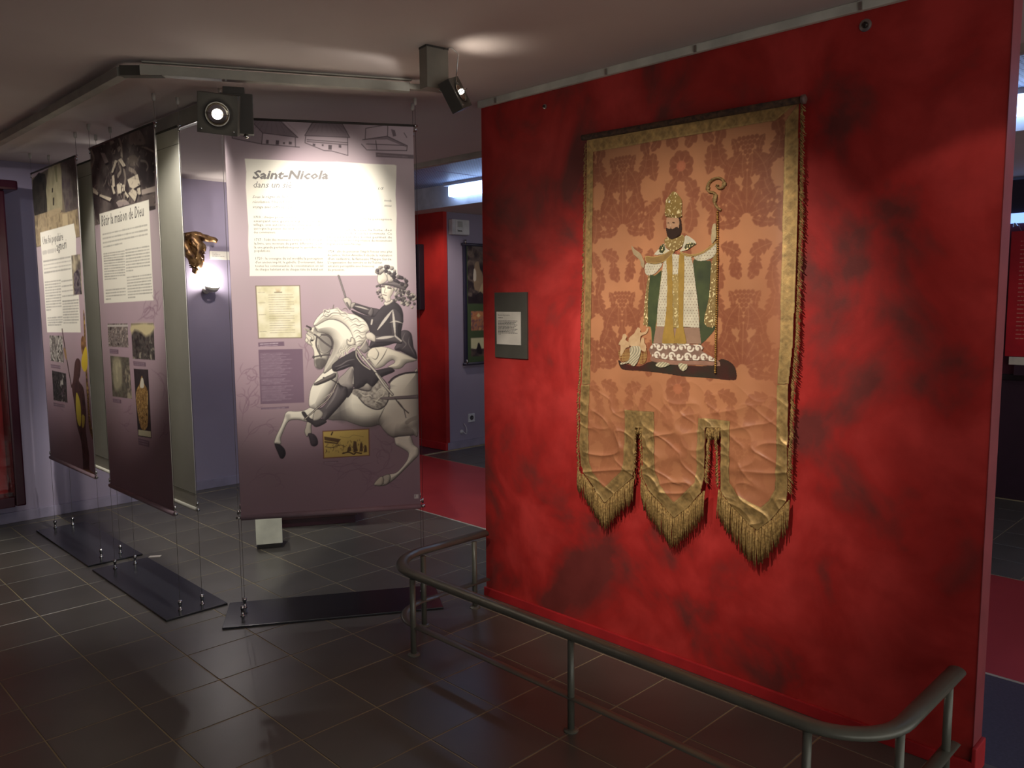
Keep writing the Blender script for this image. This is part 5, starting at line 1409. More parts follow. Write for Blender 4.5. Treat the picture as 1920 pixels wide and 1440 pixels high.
for z0 in (0.52, 1.10, 1.68, 2.26):
    for xa in (xa1, xa2):
        palmette(xa, z0 + 0.23, 1.1); grape(xa, z0 + 0.52)
        for sg in (1, -1):
            vine(xa + sg * 0.066, z0 + 0.20, sg); leaf((xa + sg * 0.05, z0 + 0.46), math.pi / 2 + sg * 0.2, 0.07, 0.02, 3, bend=-sg)
            leaf((xa + sg * 0.015, z0 + 0.57), math.pi / 2 - sg * 0.8, 0.10, 0.032, 4, bend=sg * 0.9)
            leaf((xa + sg * 0.16, z0 + 0.16), math.pi / 2 + sg * 0.5, 0.12, 0.036, 4, bend=-sg * 0.8)
            leaf((xa + sg * 0.17, z0 + 0.52), -math.pi / 2 - sg * 0.4, 0.12, 0.036, 4, bend=sg * 0.9)
            leaf((xa + sg * 0.085, z0 + 0.36), math.pi / 2 + sg * 0.15, 0.13, 0.036, 4, bend=sg * 0.7); leaf((xa + sg * 0.012, z0 + 0.37), math.pi / 2 - sg * 0.35, 0.09, 0.026, 3, bend=sg * 0.6)
            leaf((xa + sg * 0.02, z0 + 0.08), math.pi / 2 - sg * 0.9, 0.10, 0.034, 4, bend=-sg * 0.5); curlp((xa + sg * 0.05, z0 + 0.02), 0.024, 0.4, sg)
            curlp((xa + sg * 0.125, z0 + 0.30), 0.026, 1.2, sg); curlp((xa + sg * 0.03, z0 + 0.62), 0.02, 2, -sg)
            leaf((xa + sg * 0.115, z0 + 0.05), math.pi / 2 - sg * 0.9, 0.09, 0.03, 4, bend=sg * 0.8)
    for x_ in (xm, xm - 2 * (xm - xa1), xm + 2 * (xm - xa1)):
        rose(x_, z0 + 0.45, 1.1); rose(x_, z0 + 0.12, 1.1)
        for sg in (1, -1):
            leaf((x_ + sg * 0.02, z0 + 0.52), math.pi / 2 - sg * 0.7, 0.12, 0.038, 4, bend=sg * 0.8); leaf((x_ + sg * 0.02, z0 + 0.40), -math.pi / 2 + sg * 0.8, 0.12, 0.036, 4, bend=-sg * 0.8)
            leaf((x_, z0 + 0.60), math.pi / 2 - sg * 0.3, 0.10, 0.026, 3, bend=-sg * 0.5); leaf((x_ + sg * 0.03, z0 + 0.18), math.pi / 2 - sg * 0.6, 0.13, 0.038, 4, bend=sg)
            curlp((x_ + sg * 0.07, z0 + 0.33), 0.022, 0.5, sg)
S, Z = cv.grid()
fade = np.clip((1.34 - Z) / 0.25, 0, 1)[..., None] * 0.72
cv.c = cv.c * (1 - fade) + (np.array((180, 118, 80)) * (0.92 + 0.16 * n)) * fade
fx = np.clip((S - 0.86) / 0.14, 0, 1)[..., None] * np.clip((1.9 - Z) / 0.3, 0, 1)[..., None] * 0.6
cv.c = cv.c * (1 - fx) + np.array((178, 112, 78)) * fx

def mask_of(cv, p):
    X, Y = cv.grid(); ins = np.zeros(X.shape, bool); p = np.asarray(p)
    for k in range(len(p)):
        a = p[k]; b = p[(k + 1) % len(p)]
        if a[1] != b[1]: ins ^= ((a[1] > Y) != (b[1] > Y)) & (X < (b[0] - a[0]) * (Y - a[1]) / (b[1] - a[1]) + a[0])
    return ins
top_l, top_r = A('tape_top_o')
outline = np.vstack([[top_l], A('fab_low'), [top_r]])
pbr = thing('processional_banner', 'old salmon damask processional banner with embroidered bishop and gold fringe on red wall', 'banner', (2.868, 1.92, 2.3))
M_damask = painted_mat('damask_silk', 0.45, 0.12, 700, 0.5)
sheet('damask_cloth', cv, lambda s, z, o: FP(s, z, drape(s, z)), M_damask, pbr, mask_of(cv, outline))

M_gold = painted_mat('gold_galloon', 0.45, 0.6, 420, 0.5)
M_gold.node_tree.nodes['Principled BSDF'].inputs['Metallic'].default_value = 0.45
def tape_piece(name, poly, along):
    p = np.asarray(poly)
    c = Canvas(p[:, 0].min() - 0.003, p[:, 0].max() + 0.003, p[:, 1].min() - 0.003, p[:, 1].max() + 0.003, 0.0026, 0.0026)
    X, Y = c.grid(); n_ = c.noise(60, 3, 3)[..., None]
    c.c[...] = np.array((172, 140, 88)) * (0.72 + 0.55 * n_)
    w_ = np.abs(((X + Y if along == 'd' else (X if along == 'h' else Y)) * 16) % 1.0 - 0.5)
    q = np.clip(1 - np.abs(w_ - 0.25 + 0.12 * np.sin((Y if along == 'h' else X) * 160)) / 0.09, 0, 1)[..., None]
    c.c = c.c * (1 - q * 0.45) + np.array((200, 170, 110)) * q * 0.45
    d = c.sdf(p, 0.01)
    if d is not None:
        (i0, i1, j0, j1), D = d
        e = np.clip(1 - np.abs(D - 0.006) / 0.003, 0, 1)[..., None] * 0.55
        v = c.c[j0:j1, i0:i1]; v[...] = v * (1 - e) + np.array((206, 176, 116)) * e
    return sheet(name, c, lambda s, z, o: FP(s, z, drape(s, z) + 0.0028), M_gold, pbr, mask_of(c, p))
tape_piece('galloon', np.vstack([A('tape_top_o'), A('tape_top_i')[::-1]]), 'h')
tape_piece('galloon', np.vstack([A('tape_l_o'), A('tape_l_i')[::-1]]), 'v')
tape_piece('galloon', np.vstack([A('tape_r_o'), A('tape_r_i')[::-1]]), 'v')
tape_piece('galloon', np.vstack([A('tape_o'), A('tape_i')[::-1]]), 'd')

M_fringe = mat('gold_bullion', (196, 162, 100), 0.42, 0.4, rgb2=(132, 102, 58), scale=120, bump=0.6, bscale=500)
def strands(name, path, step, length, rad, mode, seed, tip=0.0, dirv=(0, -1)):
    p = np.asarray(path); r = random.Random(seed)
    seg = np.hypot(*(p[1:] - p[:-1]).T); cum = np.concatenate([[0], np.cumsum(seg)]); L = cum[-1]
    bm = bmesh.new(); x = 0
    while x < L:
        k = min(len(seg) - 1, int(np.searchsorted(cum, x, 'right') - 1)); f = (x - cum[k]) / seg[k]
        a = p[k] * (1 - f) + p[k + 1] * f
        ln = length * r.uniform(0.86, 1.06) + tip * max(0, 1 - abs(x / L - 0.5) * 2.2)
        off = float(drape(a[0], a[1])) + r.uniform(-0.002, 0.006)
        pts_ = []
        wob = r.uniform(-0.006, 0.006); ph = r.uniform(0, 6)
        for i in range(4):
            t = i / 3
            pts_.append(FP.p(a[0] + dirv[0] * ln * t + wob * t * t + 0.001 * math.sin(ph + 5 * t), a[1] + dirv[1] * ln * t - (0.25 * ln * t * t if dirv[0] else 0), off + 0.004 * math.sin(t * 3.1)))
        tube(bm, pts_, [rad, rad * 1.1, rad, rad * 0.75], 5)
        x += step * r.uniform(0.8, 1.2)
    o = mk(name, bm, M_fringe, pbr, True); o['kind'] = 'stuff'; return o
for i, k in enumerate(('fr1', 'fr2', 'fr3')):
    strands('bullion_fringe', A(k), 0.0042, 0.104 + 0.006 * i, 0.0027, 0, i, 0.02 + 0.008 * i)
strands('short_fringe', A('edl'), 0.004, 0.012, 0.0018, 1, 11, 0, (-0.8, -0.6))
strands('short_fringe', A('edr'), 0.004, 0.020, 0.0018, 1, 12, 0, (0.75, -0.65))
strands('short_fringe', A('sl1a'), 0.004, 0.011, 0.0018, 1, 13, 0, (0.5, -0.8))
strands('short_fringe', A('sl1b'), 0.004, 0.013, 0.0018, 1, 14, 0, (-0.6, -0.8))
strands('short_fringe', A('sl2a'), 0.004, 0.020, 0.0018, 1, 15, 0, (0.7, -0.7))
strands('short_fringe', A('sl2b'), 0.004, 0.014, 0.0018, 1, 16, 0, (-0.6, -0.8))
strands('short_fringe', A('sl1t'), 0.003, 0.030, 0.002, 1, 17)
strands('short_fringe', A('sl2t'), 0.003, 0.050, 0.002, 1, 18)
q = A('pb_rod')
bm = bmesh.new(); tube(bm, [FP.p(q[0][0], q[0][1] - 0.004, 0.018), FP.p(q[1][0] - 0.012, q[1][1] - 0.014, 0.018)], 0.013, 12)
mk('hanging_rod', bm, mat('rod_brown_cloth', (96, 66, 44), 0.8, rgb2=(52, 34, 26), scale=60, bump=0.8, bscale=300), pbr, True)
bm = bmesh.new(); lathe(bm, FP.p(q[1][0] - 0.012, q[1][1] - 0.014, 0.018), Vector(FP.d), [(0.013, 0), (0.017, 0.003), (0.017, 0.014), (0.010, 0.018)], 16)
mk('rod_end', bm, mat('rod_end_wood', (120, 92, 84), 0.5), pbr, True)
strands('short_fringe', A('tape_top_o'), 0.005, 0.014, 0.0018, 1, 19, 0, (0.3, 0.9))

# embroidered figure: each applied piece of stuff is its own part
APP = {}
def applique(name, key, rgb, lift, pat=None, metal=0.0, sm=3, rgb2=None, nscale=40, edge=None, label=None):
    p = smooth_closed(A(key), sm) if sm else A(key)
    c = Canvas(p[:, 0].min() - 0.003, p[:, 0].max() + 0.003, p[:, 1].min() - 0.003, p[:, 1].max() + 0.003, 0.0017, 0.0017)
    n_ = c.noise(nscale, len(key) + 3, 3)[..., None]
    c.c[...] = np.array(rgb2 or tuple(v * 0.82 for v in rgb)) * (1 - n_) + np.array(rgb) * n_
    X, Y = c.grid()
    if pat == 'dots':
        gx = (X / 0.0135 + 0.5 * (np.floor(Y / 0.0115) % 2)) % 1 - 0.5; gy = (Y / 0.0115) % 1 - 0.5
        d_ = np.clip((0.22 - np.hypot(gx, gy)) / 0.12, 0, 1)[..., None]; c.c = c.c * (1 - d_ * 0.75) + np.array((112, 84, 66)) * d_ * 0.75
    if pat == 'glitter':
        g = (c.noise(170, 5, 1) > 0.74)[..., None]; c.c = np.where(g, np.array((244, 226, 168.0)), c.c)
    if pat == 'lace':
        for i in range(9):
            x0 = X.min() + 0.01 + i * (X.max() - X.min()) / 9
            for j in range(2):
                cc_ = np.array([x0 + 0.012 * (j % 2), Y.min() + (0.26 + 0.46 * j) * (Y.max() - Y.min())])
                t = np.linspace(0, 4.8, 12); rr = 0.017 * (1 - t / 7); sg = 1 if (i + j) % 2 else -1
                c.stroke(np.stack([cc_[0] + rr * np.cos(sg * t), cc_[1] + rr * np.sin(sg * t)], 1), 0.0075, (232, 220, 198), 1, sm=False)
                c.fill(cc_ + np.stack([0.006 * np.cos(t), 0.006 * np.sin(t)], 1), (226, 214, 192))
            for yy in (0.06, 0.94):
                t = np.linspace(0, 6, 9); c.fill(np.array([x0, Y.min() + yy * (Y.max() - Y.min())]) + np.stack([0.011 * np.cos(t), 0.008 * np.sin(t)], 1), (230, 218, 196))
    if pat == 'weave':
        g = (((X / 0.007) % 1 < 0.2) | ((Y / 0.007) % 1 < 0.2))[..., None]; c.c = np.where(g, np.array((196, 160, 96.0)), c.c)
    if pat == 'folds':
        f = 0.5 + 0.5 * np.sin((X * 420 + 14 * np.sin(Y * 40)))[..., None]; c.c *= 0.72 + 0.33 * f
    if edge is not None:
        q_ = c.sdf(p, 0.006)
        (i0, i1, j0, j1), D = q_; e = np.clip(1 - np.abs(D - 0.002) / 0.0022, 0, 1)[..., None] * 0.9
        v = c.c[j0:j1, i0:i1]; v[...] = v * (1 - e) + np.array(edge, float) * e
    mk_ = f'applique_{metal:.1f}'
    if mk_ not in APP:
        APP[mk_] = painted_mat(mk_, 0.7 if metal == 0 else 0.4, 0.35, 500, 0.3); APP[mk_].node_tree.nodes['Principled BSDF'].inputs['Metallic'].default_value = metal
    o = sheet(name, c, lambda s, z, o: FP(s, z, drape(s, z) + 0.0014 + lift * 0.0011), APP[mk_], pbr, mask_of(c, p))
    if label: o['label'] = label
    return o, c
GOLD = (178, 142, 66); WH = (222, 212, 184); GRN = (82, 92, 56); OLV = (154, 128, 80)
applique('ground_patch', 'ground', (44, 50, 36), 0, rgb2=(84, 30, 26), nscale=14, label='dark green velvet ground patch')
applique('cope', 'cope_l', GRN, 0, rgb2=(52, 62, 40), nscale=24, edge=(190, 156, 92)); applique('cope', 'cope_r', GRN, 0, rgb2=(56, 62, 46), nscale=24)
applique('cope_border', 'cope_l_edge', OLV, 1, 'glitter'); applique('cope_border', 'cope_r_edge', OLV, 1, 'glitter')
applique('hem', 'hem', (170, 126, 104), 1); applique('hem', 'train', (170, 128, 106), 1, sm=0)
applique('lower_robe', 'gown_low', (166, 132, 108), 1, sm=0, rgb2=(146, 116, 96)); applique('robe', 'gown', WH, 2, 'dots', sm=0, label='white dotted robe')
applique('lace_hem', 'lace', (150, 118, 100), 3, 'lace', sm=2, label='white lace hem')
applique('stole', 'stole_l', GOLD, 3, sm=2); applique('stole', 'stole_r', GOLD, 3, sm=2); applique('stole_panel', 'stole_mid', (196, 168, 104), 4, 'glitter', 0.3, sm=0)
applique('sleeve', 'sleeve_l', WH, 2, 'dots'); applique('sleeve', 'sleeve_r', WH, 2, 'dots')
SKIN = (196, 160, 124)
applique('hand', 'hand_l', (186, 162, 124), 3); 
applique('yoke', 'alb_yoke_l', WH, 3); applique('yoke', 'alb_yoke_r', WH, 3); applique('emblem', 'embl_l', (70, 72, 44), 4, 'glitter'); applique('emblem', 'embl_r', (78, 74, 46), 4, 'glitter')
applique('mantle_edge', 'mantle_l', (160, 126, 74), 4, edge=(214, 184, 116)); applique('mantle_edge', 'mantle_r', (160, 126, 74), 4, edge=(214, 184, 116))
applique('collar', 'collar', (176, 146, 90), 5, 'glitter', 0.3)
applique('hair', 'hair2', (62, 40, 30), 5); applique('face', 'face2', SKIN, 6, rgb2=(170, 124, 94))
fo, fc = None, None
applique('beard', 'beard', (58, 38, 28), 7)
applique('mitre', 'mitre', (178, 146, 84), 6, 'glitter', 0.3); applique('mitre_band', 'mitre_band', (150, 120, 70), 7, 'glitter', 0.3); applique('jewel', 'mitre_gem', (246, 240, 214), 8)
for k in ('eyeL', 'eyeR', 'nose2'): applique('face_stitch', k, (70, 44, 34) if k != 'nose2' else (212, 172, 138), 7)
applique('shoe', 'shoe_l', (222, 210, 170), 4, 'folds'); applique('shoe', 'shoe_r', (222, 210, 170), 4, 'folds')
applique('tub', 'tub_l', (128, 74, 42), 2, 'weave'); applique('tub', 'tub_r', (128, 74, 42), 2, 'weave')
for k in ('kid1', 'kid2', 'kid3'): applique('embroidered_child', k, (218, 188, 146), 3, rgb2=(184, 146, 106))
applique('drapery', 'drape', (226, 212, 176), 4, 'folds')
M_bead = mat('gold_bead', (206, 166, 92), 0.3, 0.8, rgb2=(150, 112, 56), scale=200, bump=0.5, bscale=400)
q = A('crozier'); bm = bmesh.new()
L = np.concatenate([[0], np.cumsum(np.hypot(*(q[1:] - q[:-1]).T))])
for i in range(74):
    x = L[-1] * i / 73; c_ = np.array([np.interp(x, L, q[:, 0]), np.interp(x, L, q[:, 1])])
    bmesh.ops.create_icosphere(bm, subdivisions=1, radius=0.0052, matrix=Matrix.Translation(FP.p(c_[0], c_[1], float(drape(c_[0], c_[1])) + 0.010)))
mk('crozier_staff', bm, M_bead, pbr, True)
q = smooth_open(A('crook'), 4); bm = bmesh.new(); tube(bm, [FP.p(a, b, float(drape(a, b)) + 0.008) for a, b in q], 0.0095, 8, 0.5)
mk('crozier_crook', bm, mat('crook_thread', (178, 146, 92), 0.45, 0.3, rgb2=(128, 104, 66), scale=90, bump=0.8, bscale=350), pbr, True)
applique('hand', 'hand_r2', (196, 176, 136), 9)

# ---------------------------------------------------------------- back of the hall
# carved and gilded fragment on the purple wall
M_gilt = mat('worn_gilding', (150, 116, 72), 0.38, 0.6, rgb2=(76, 50, 32), scale=18, bump=0.5, bscale=60)
cf = thing('carved_fragment', 'gilded carved wooden drapery fragment on purple wall above the lit wall lamp', 'sculpture', (2.95, 6.69, 1.98))
bm = bmesh.new()
def lump(path, rads, seed):
    tube(bm, smooth_open(np.array(path), 4).tolist(), list(np.interp(np.linspace(0, 1, (len(path) - 1) * 4 + 1), np.linspace(0, 1, len(rads)), rads)), 12)
lump([(2.80, 6.63, 2.13), (2.90, 6.61, 2.135), (2.99, 6.60, 2.115), (3.075, 6.60, 2.10)], [0.02, 0.035, 0.028, 0.018], 1)
lump([(2.84, 6.62, 2.13), (2.90, 6.61, 2.06), (2.885, 6.60, 1.97), (2.90, 6.61, 1.90), (2.875, 6.62, 1.83)], [0.05, 0.062, 0.05, 0.045, 0.018], 2)
lump([(2.90, 6.59, 2.10), (2.945, 6.585, 2.03), (2.93, 6.59, 1.96), (2.945, 6.60, 1.92)], [0.03, 0.026, 0.022, 0.014], 3)
lump([(2.79, 6.63, 2.09), (2.82, 6.60, 2.0), (2.86, 6.59, 1.93), (2.85, 6.60, 1.87)], [0.04, 0.04, 0.035, 0.02], 4)
lump([(2.86, 6.58, 2.05), (2.90, 6.57, 1.99), (2.94, 6.58, 1.95)], [0.012, 0.02, 0.012], 5)
lump([(2.84, 6.57, 2.10), (2.88, 6.56, 2.02), (2.87, 6.56, 1.95)], [0.012, 0.016, 0.01], 6)
lump([(2.92, 6.66, 2.08), (2.92, 6.69, 2.08)], [0.02, 0.02], 7)
r = random.Random(4)
for v in bm.verts:
    k = 0.010 * math.sin(v.co.x * 90 + v.co.z * 55) * math.sin(v.co.z * 75 + v.co.y * 60)
    v.co += Vector((k, k * 0.6, k * 0.5))
mk('carved_drapery', bm, M_gilt, cf, True)
wl = thing('wall_label', 'small white caption card on purple wall between second and third banners', 'label', (3.13, 6.69, 1.98))
crd = box('text_card', (3.045, 6.676, 1.948), (3.222, 6.6905, 2.018), mat('white_card', (214, 208, 196), 0.7), wl, 0.001)
parts = []
for k, wd in ((0, 0.05), (1, 0.075), (2, 0.11)): dash_lines(parts, (3.06, 6.6752, 2.0 - k * 0.013), (1, 0, 0), (0, 0, 1), wd, 0.004, k)
join_text('card_lettering', parts, mat('pale_grey_ink', (150, 146, 142), 0.8), crd)
sc = thing('wall_lamp', 'lit white uplight bowl on purple wall below the gilded carving', 'lamp', (3.01, 6.69, 1.70))
M_wlamp = mat('white_lamp_enamel', (220, 216, 208), 0.35)
bm = bmesh.new(); lathe(bm, (3.01, 6.60, 1.675), (0, -0.25, 1), [(0.012, 0.0), (0.04, 0.008), (0.055, 0.028), (0.06, 0.05), (0.056, 0.05), (0.05, 0.03), (0.02, 0.012)], 24, False)
mk('bowl', bm, M_wlamp, sc, True)
bm = bmesh.new(); tube(bm, [(3.0, 6.69, 1.69), (3.005, 6.65, 1.685), (3.01, 6.61, 1.68)], 0.011, 10); mk('bracket', bm, M_wlamp, sc, True)
bm = bmesh.new(); lathe(bm, (3.0, 6.69, 1.69), (0, -1, 0), [(0.03, 0), (0.03, 0.008), (0.012, 0.012)], 16); mk('wall_plate', bm, M_wlamp, sc, True)
bm = bmesh.new(); bmesh.ops.create_uvsphere(bm, u_segments=12, v_segments=8, radius=0.026, matrix=Matrix.Translation((3.01, 6.595, 1.712))); mk('bulb', bm, M_glow, sc, True)
l = bpy.data.lights.new('wall_lamp_light', 'POINT'); l.energy = 7; l.color = (1, 0.94, 0.86); l.shadow_soft_size = 0.02
o = bpy.data.objects.new('wall_lamp_light', l); COL.objects.link(o); o.location = (3.01, 6.60, 1.765)

# dark red showcase hung on the back wall at the left edge
cs = thing('wall_showcase', 'tall dark red framed showcase with bright red interior on left of purple wall', 'showcase', (1.0, 6.69, 0.16))
M_maroon = mat('maroon_lacquer', (58, 22, 36), 0.22, rgb2=(50, 18, 30), scale=4)
M_redin = mat('showcase_red', (190, 30, 34), 0.45)
box('back_board', (0.2, 6.62, 0.20), (1.50, 6.69, 2.36), M_redin, cs, 0.002)
box('side_stile', (1.44, 6.42, 0.17), (1.505, 6.69, 2.36), M_maroon, cs, 0.012)
box('side_stile', (0.14, 6.42, 0.17), (0.205, 6.69, 2.36), M_maroon, cs, 0.012)
box('bottom_rail', (0.205, 6.44, 0.165), (1.44, 6.69, 0.235), M_maroon, cs, 0.006)
box('top_rail', (0.205, 6.44, 2.28), (1.44, 6.69, 2.36), M_maroon, cs, 0.006)
box('cornice', (0.08, 6.36, 2.36), (1.575, 6.69, 2.425), M_maroon, cs, 0.015)
gl = bpy.data.materials.new('showcase_glass'); gl.use_nodes = True; nt = gl.node_tree
for n_ in list(nt.nodes):
    if n_.type == 'BSDF_PRINCIPLED': nt.nodes.remove(n_)
tr_ = nt.nodes.new('ShaderNodeBsdfTransparent'); gs = nt.nodes.new('ShaderNodeBsdfGlossy'); gs.inputs['Roughness'].default_value = 0.03
fr_ = nt.nodes.new('ShaderNodeFresnel'); fr_.inputs['IOR'].default_value = 1.45; mxs = nt.nodes.new('ShaderNodeMixShader')
nt.links.new(fr_.outputs[0], mxs.inputs[0]); nt.links.new(tr_.outputs[0], mxs.inputs[1]); nt.links.new(gs.outputs[0], mxs.inputs[2])
nt.links.new(mxs.outputs[0], nt.nodes['Material Output'].inputs['Surface'])
box('glass_pane', (0.205, 6.47, 0.235), (1.44, 6.475, 2.28), gl, cs, 0)
sl = thing('small_label', 'small pale label inside the red showcase at the left edge', 'label', (1.33, 6.61, 0.66))
box('card', (1.28, 6.61, 0.60), (1.40, 6.62, 0.72), mat('pale_card', (190, 176, 150), 0.7), sl, 0.001)

# showcase plinth and pale block behind the third banner
pd = Frame((2.745, 5.107), (0.866, -0.5), 0.54)
pl_ = thing('display_plinth', 'dark red display plinth standing behind the rider banner', 'plinth', pd.p(0.27, 0, -0.25))
bm = bmesh.new(); fbox(bm, pd.p(0.27, 0.60, -0.24), (0.27, 0.24, 0.54), (Vector(pd.d), Vector(pd.n), Vector((0, 0, 1))), 0.004); mk('body', bm, mat('dark_red_plinth', (54, 22, 26), 0.35), pl_)
bm = bmesh.new(); fbox(bm, pd.p(0.27, 0.032, -0.25), (0.255, 0.225, 0.03), (Vector(pd.d), Vector(pd.n), Vector((0, 0, 1)))); mk('toe_kick', bm, M_maroon, pl_)
bm = bmesh.new(); fbox(bm, pd.p(0.27, 1.155, -0.24), (0.285, 0.255, 0.015), (Vector(pd.d), Vector(pd.n), Vector((0, 0, 1))), 0.004); mk('top', bm, M_maroon, pl_)
qd = Frame((2.385, 4.75), (0.89, -0.456), 0.15)
bl = thing('pale_pedestal', 'small pale grey-green pedestal half hidden behind the bottom of the rider banner', 'pedestal', qd.p(0.08, 0, -0.1))
M_pale = mat('pale_pedestal_paint', (232, 232, 212), 0.6)
bm = bmesh.new(); fbox(bm, qd.p(0.08, 0.185, -0.11), (0.082, 0.09, 0.15), (Vector(qd.d), Vector(qd.n), Vector((0, 0, 1))), 0.003); mk('body', bm, M_pale, bl)
bm = bmesh.new(); fbox(bm, qd.p(0.08, 0.018, -0.12), (0.07, 0.075, 0.018), (Vector(qd.d), Vector(qd.n), Vector((0, 0, 1)))); mk('toe_kick', bm, M_fixd, bl)

# scrap of paper on the floor
c_ = Vector((1.885, 5.115, 0.0012)); bm = bmesh.new()
fbox(bm, c_ + Vector((0, 0, 0.001)), (0.035, 0.018, 0.001), (Vector((0.8, -0.6, 0)), Vector((0.6, 0.8, 0)), Vector((0, 0, 1))), 0.0005)
o = mk('paper_scrap', bm, mat('white_paper', (214, 204, 194), 0.7)); tag(o, 'small white paper label lying on the dark tiles between two base plates', 'paper')

# ---------------------------------------------------------------- passage seen between third banner and red wall
fl = thing('fluorescent_light', 'long bluish white fluorescent fixture along the recessed corridor ceiling', 'ceiling light', (5.1, 3.0, 2.7))
box('housing', (5.08, 0.3, 2.67), (5.17, 6.05, 2.70), mat('white_fascia', (205, 205, 212), 0.6), fl, 0.003)
M_tubeg = bpy.data.materials.new('fluorescent_tube_glow'); M_tubeg.use_nodes = True; b = M_tubeg.node_tree.nodes['Principled BSDF']
b.inputs['Emission Color'].default_value = (0.40, 0.60, 1.0, 1); b.inputs['Emission Strength'].default_value = 6; b.inputs['Base Color'].default_value = (0.8, 0.85, 1, 1)
for k in range(4):
    y0 = 0.35 + k * 1.42
    bm = bmesh.new(); fbox(bm, (5.125, y0 + 0.69, 2.615), (0.035, 0.69, 0.05), None, 0.012); mk('diffuser', bm, M_tubeg, fl)

bx_ = thing('exit_box', 'white wall box with small black lettering high in the corner by the far red wall', 'sign', (5.70, 6.54, 2.27))
M_white = mat('white_plastic', (206, 206, 210), 0.45)
box('housing', (5.55, 6.47, 2.268), (5.785, 6.54, 2.425), M_white, bx_, 0.006)
box('front_panel', (5.595, 6.464, 2.275), (5.78, 6.472, 2.42), mat('white_panel', (216, 216, 216), 0.4), bx_, 0.003)
box('sensor_window', (5.615, 6.461, 2.345), (5.685, 6.466, 2.405), mat('pale_grey_window', (182, 184, 180), 0.4), bx_, 0.002)
text_mesh('box_lettering', 'Issue', (5.615, 6.4625, 2.300), (1, 0, 0), (0, 0, 1), 0.03, M_ink, bx_, 0, 0.065, bold=0.001)
po = thing('wall_poster', 'dark framed hanging poster with a nativity painting and two pictures on lilac wall', 'poster', (6.1, 6.54, 1.53))
M_pf = mat('dark_blue_edge', (40, 36, 58), 0.5)
FW = Frame((5.765, 6.51), (1.0, 0.0), 0.8); FW.n = np.array([0, -1.0, 0])
cv = Canvas(0.0, 0.8, 0.915, 2.165, 0.008, 0.008)
cv.c[...] = (70, 84, 58)
cv.texture(np.array([[0.02, 1.55], [0.8, 1.55], [0.8, 2.16], [0.02, 2.16]]), [(34, 28, 36), (64, 54, 56), (110, 96, 88), (48, 40, 46)], 7, 81, 1, 4, 2.2)
cv.fill(np.array([[0.08, 2.16], [0.3, 2.05], [0.42, 2.0], [0.42, 2.16]]), (120, 108, 104), 0.6)
cv.fill(np.array([[0.11, 1.86], [0.13, 1.98], [0.18, 2.0], [0.2, 1.92], [0.24, 1.86], [0.26, 1.7], [0.12, 1.7]]), (150, 128, 104), 0.9, None, 3); cv.fill(np.array([[0.1, 1.8], [0.11, 1.92], [0.14, 1.9], [0.14, 1.8]]), (206, 196, 182), 0.9, None, 2)
cv.fill(np.array([[0.2, 1.72], [0.27, 1.78], [0.35, 1.6], [0.25, 1.55], [0.16, 1.6]]), (186, 168, 132), 0.7, None, 3); cv.fill(np.array([[0.02, 1.55], [0.8, 1.55], [0.8, 1.57], [0.3, 1.62], [0.2, 1.68], [0.1, 1.62], [0.02, 1.63]]), (40, 32, 38), 0.9)
cv.texture(np.array([[0.06, 1.26], [0.26, 1.26], [0.26, 1.47], [0.06, 1.47]]), [(96, 84, 110), (176, 118, 84), (120, 80, 84), (190, 140, 96)], 16, 82, 1, 3, 2.0)
cv.fill(np.array([[0.08, 1.38], [0.24, 1.38], [0.24, 1.46], [0.08, 1.46]]), (196, 126, 82), 0.7); cv.fill(np.array([[0.14, 1.42], [0.17, 1.45], [0.2, 1.42], [0.17, 1.40]]), (222, 196, 140), 0.9)
cv.texture(np.array([[0.055, 0.98], [0.8, 0.98], [0.8, 1.18], [0.055, 1.18]]), [(44, 36, 44), (78, 64, 62), (110, 92, 80)], 14, 83, 1, 3, 2.0); cv.fill(np.array([[0.055, 1.07], [0.13, 1.06], [0.17, 1.11], [0.2, 1.06], [0.8, 1.06], [0.8, 1.18], [0.055, 1.18]]), (206, 200, 160)); cv.fill(np.array([[0.14, 1.02], [0.15, 1.1], [0.17, 1.13], [0.2, 1.08], [0.22, 1.0]]), (44, 34, 38), 1, None, 2)
sheet('poster_print', cv, lambda s, z, o: FW(s, z, 0.003), M_print, po)
box('backing', (5.765, 6.509, 0.91), (6.565, 6.52, 2.17), M_pf, po, 0)
box('side_edge', (5.735, 6.50, 0.92), (5.768, 6.53, 2.17), M_pf, po, 0.004)
for z in (2.175, 0.905): bm = bmesh.new(); tube(bm, [(5.715, 6.51, z), (6.58, 6.51, z)], 0.016, 12); mk('poster_rod', bm, M_pf, po, True)
for z in (2.19, 0.92): bm = bmesh.new(); tube(bm, [(5.755, 6.50, z - 0.012), (5.755, 6.50, z + 0.035)], 0.011, 10); mk('clip', bm, M_chrome, po, True)
so = thing('wall_socket', 'white square electrical socket low on the lilac wall', 'socket', (5.835, 6.54, 0.312))
box('cover_plate', (5.79, 6.528, 0.266), (5.882, 6.5405, 0.358), M_white, so, 0.003)
bm = bmesh.new(); lathe(bm, (5.836, 6.528, 0.312), (0, -1, 0), [(0.026, 0), (0.026, 0.002), (0.02, 0.0022), (0.018, 0.0005)], 18); mk('socket_well', bm, mat('socket_dark', (70, 66, 74), 0.6), so, True)
bm = bmesh.new(); lathe(bm, (5.836, 6.525, 0.318), (0, -1, 0), [(0.004, 0), (0.004, 0.006), (0.002, 0.007)], 8); mk('earth_pin', bm, M_chrome, so)
hk = thing('cable_outlet', 'small cable outlet with a loose white wire low on the lilac wall', 'cable outlet', (5.70, 6.54, 0.19))
bm = bmesh.new(); lathe(bm, (5.695, 6.54, 0.175), (0, -1, 0), [(0.024, 0), (0.022, 0.012), (0.01, 0.018)], 14); mk('outlet_cap', bm, M_white, hk, True)
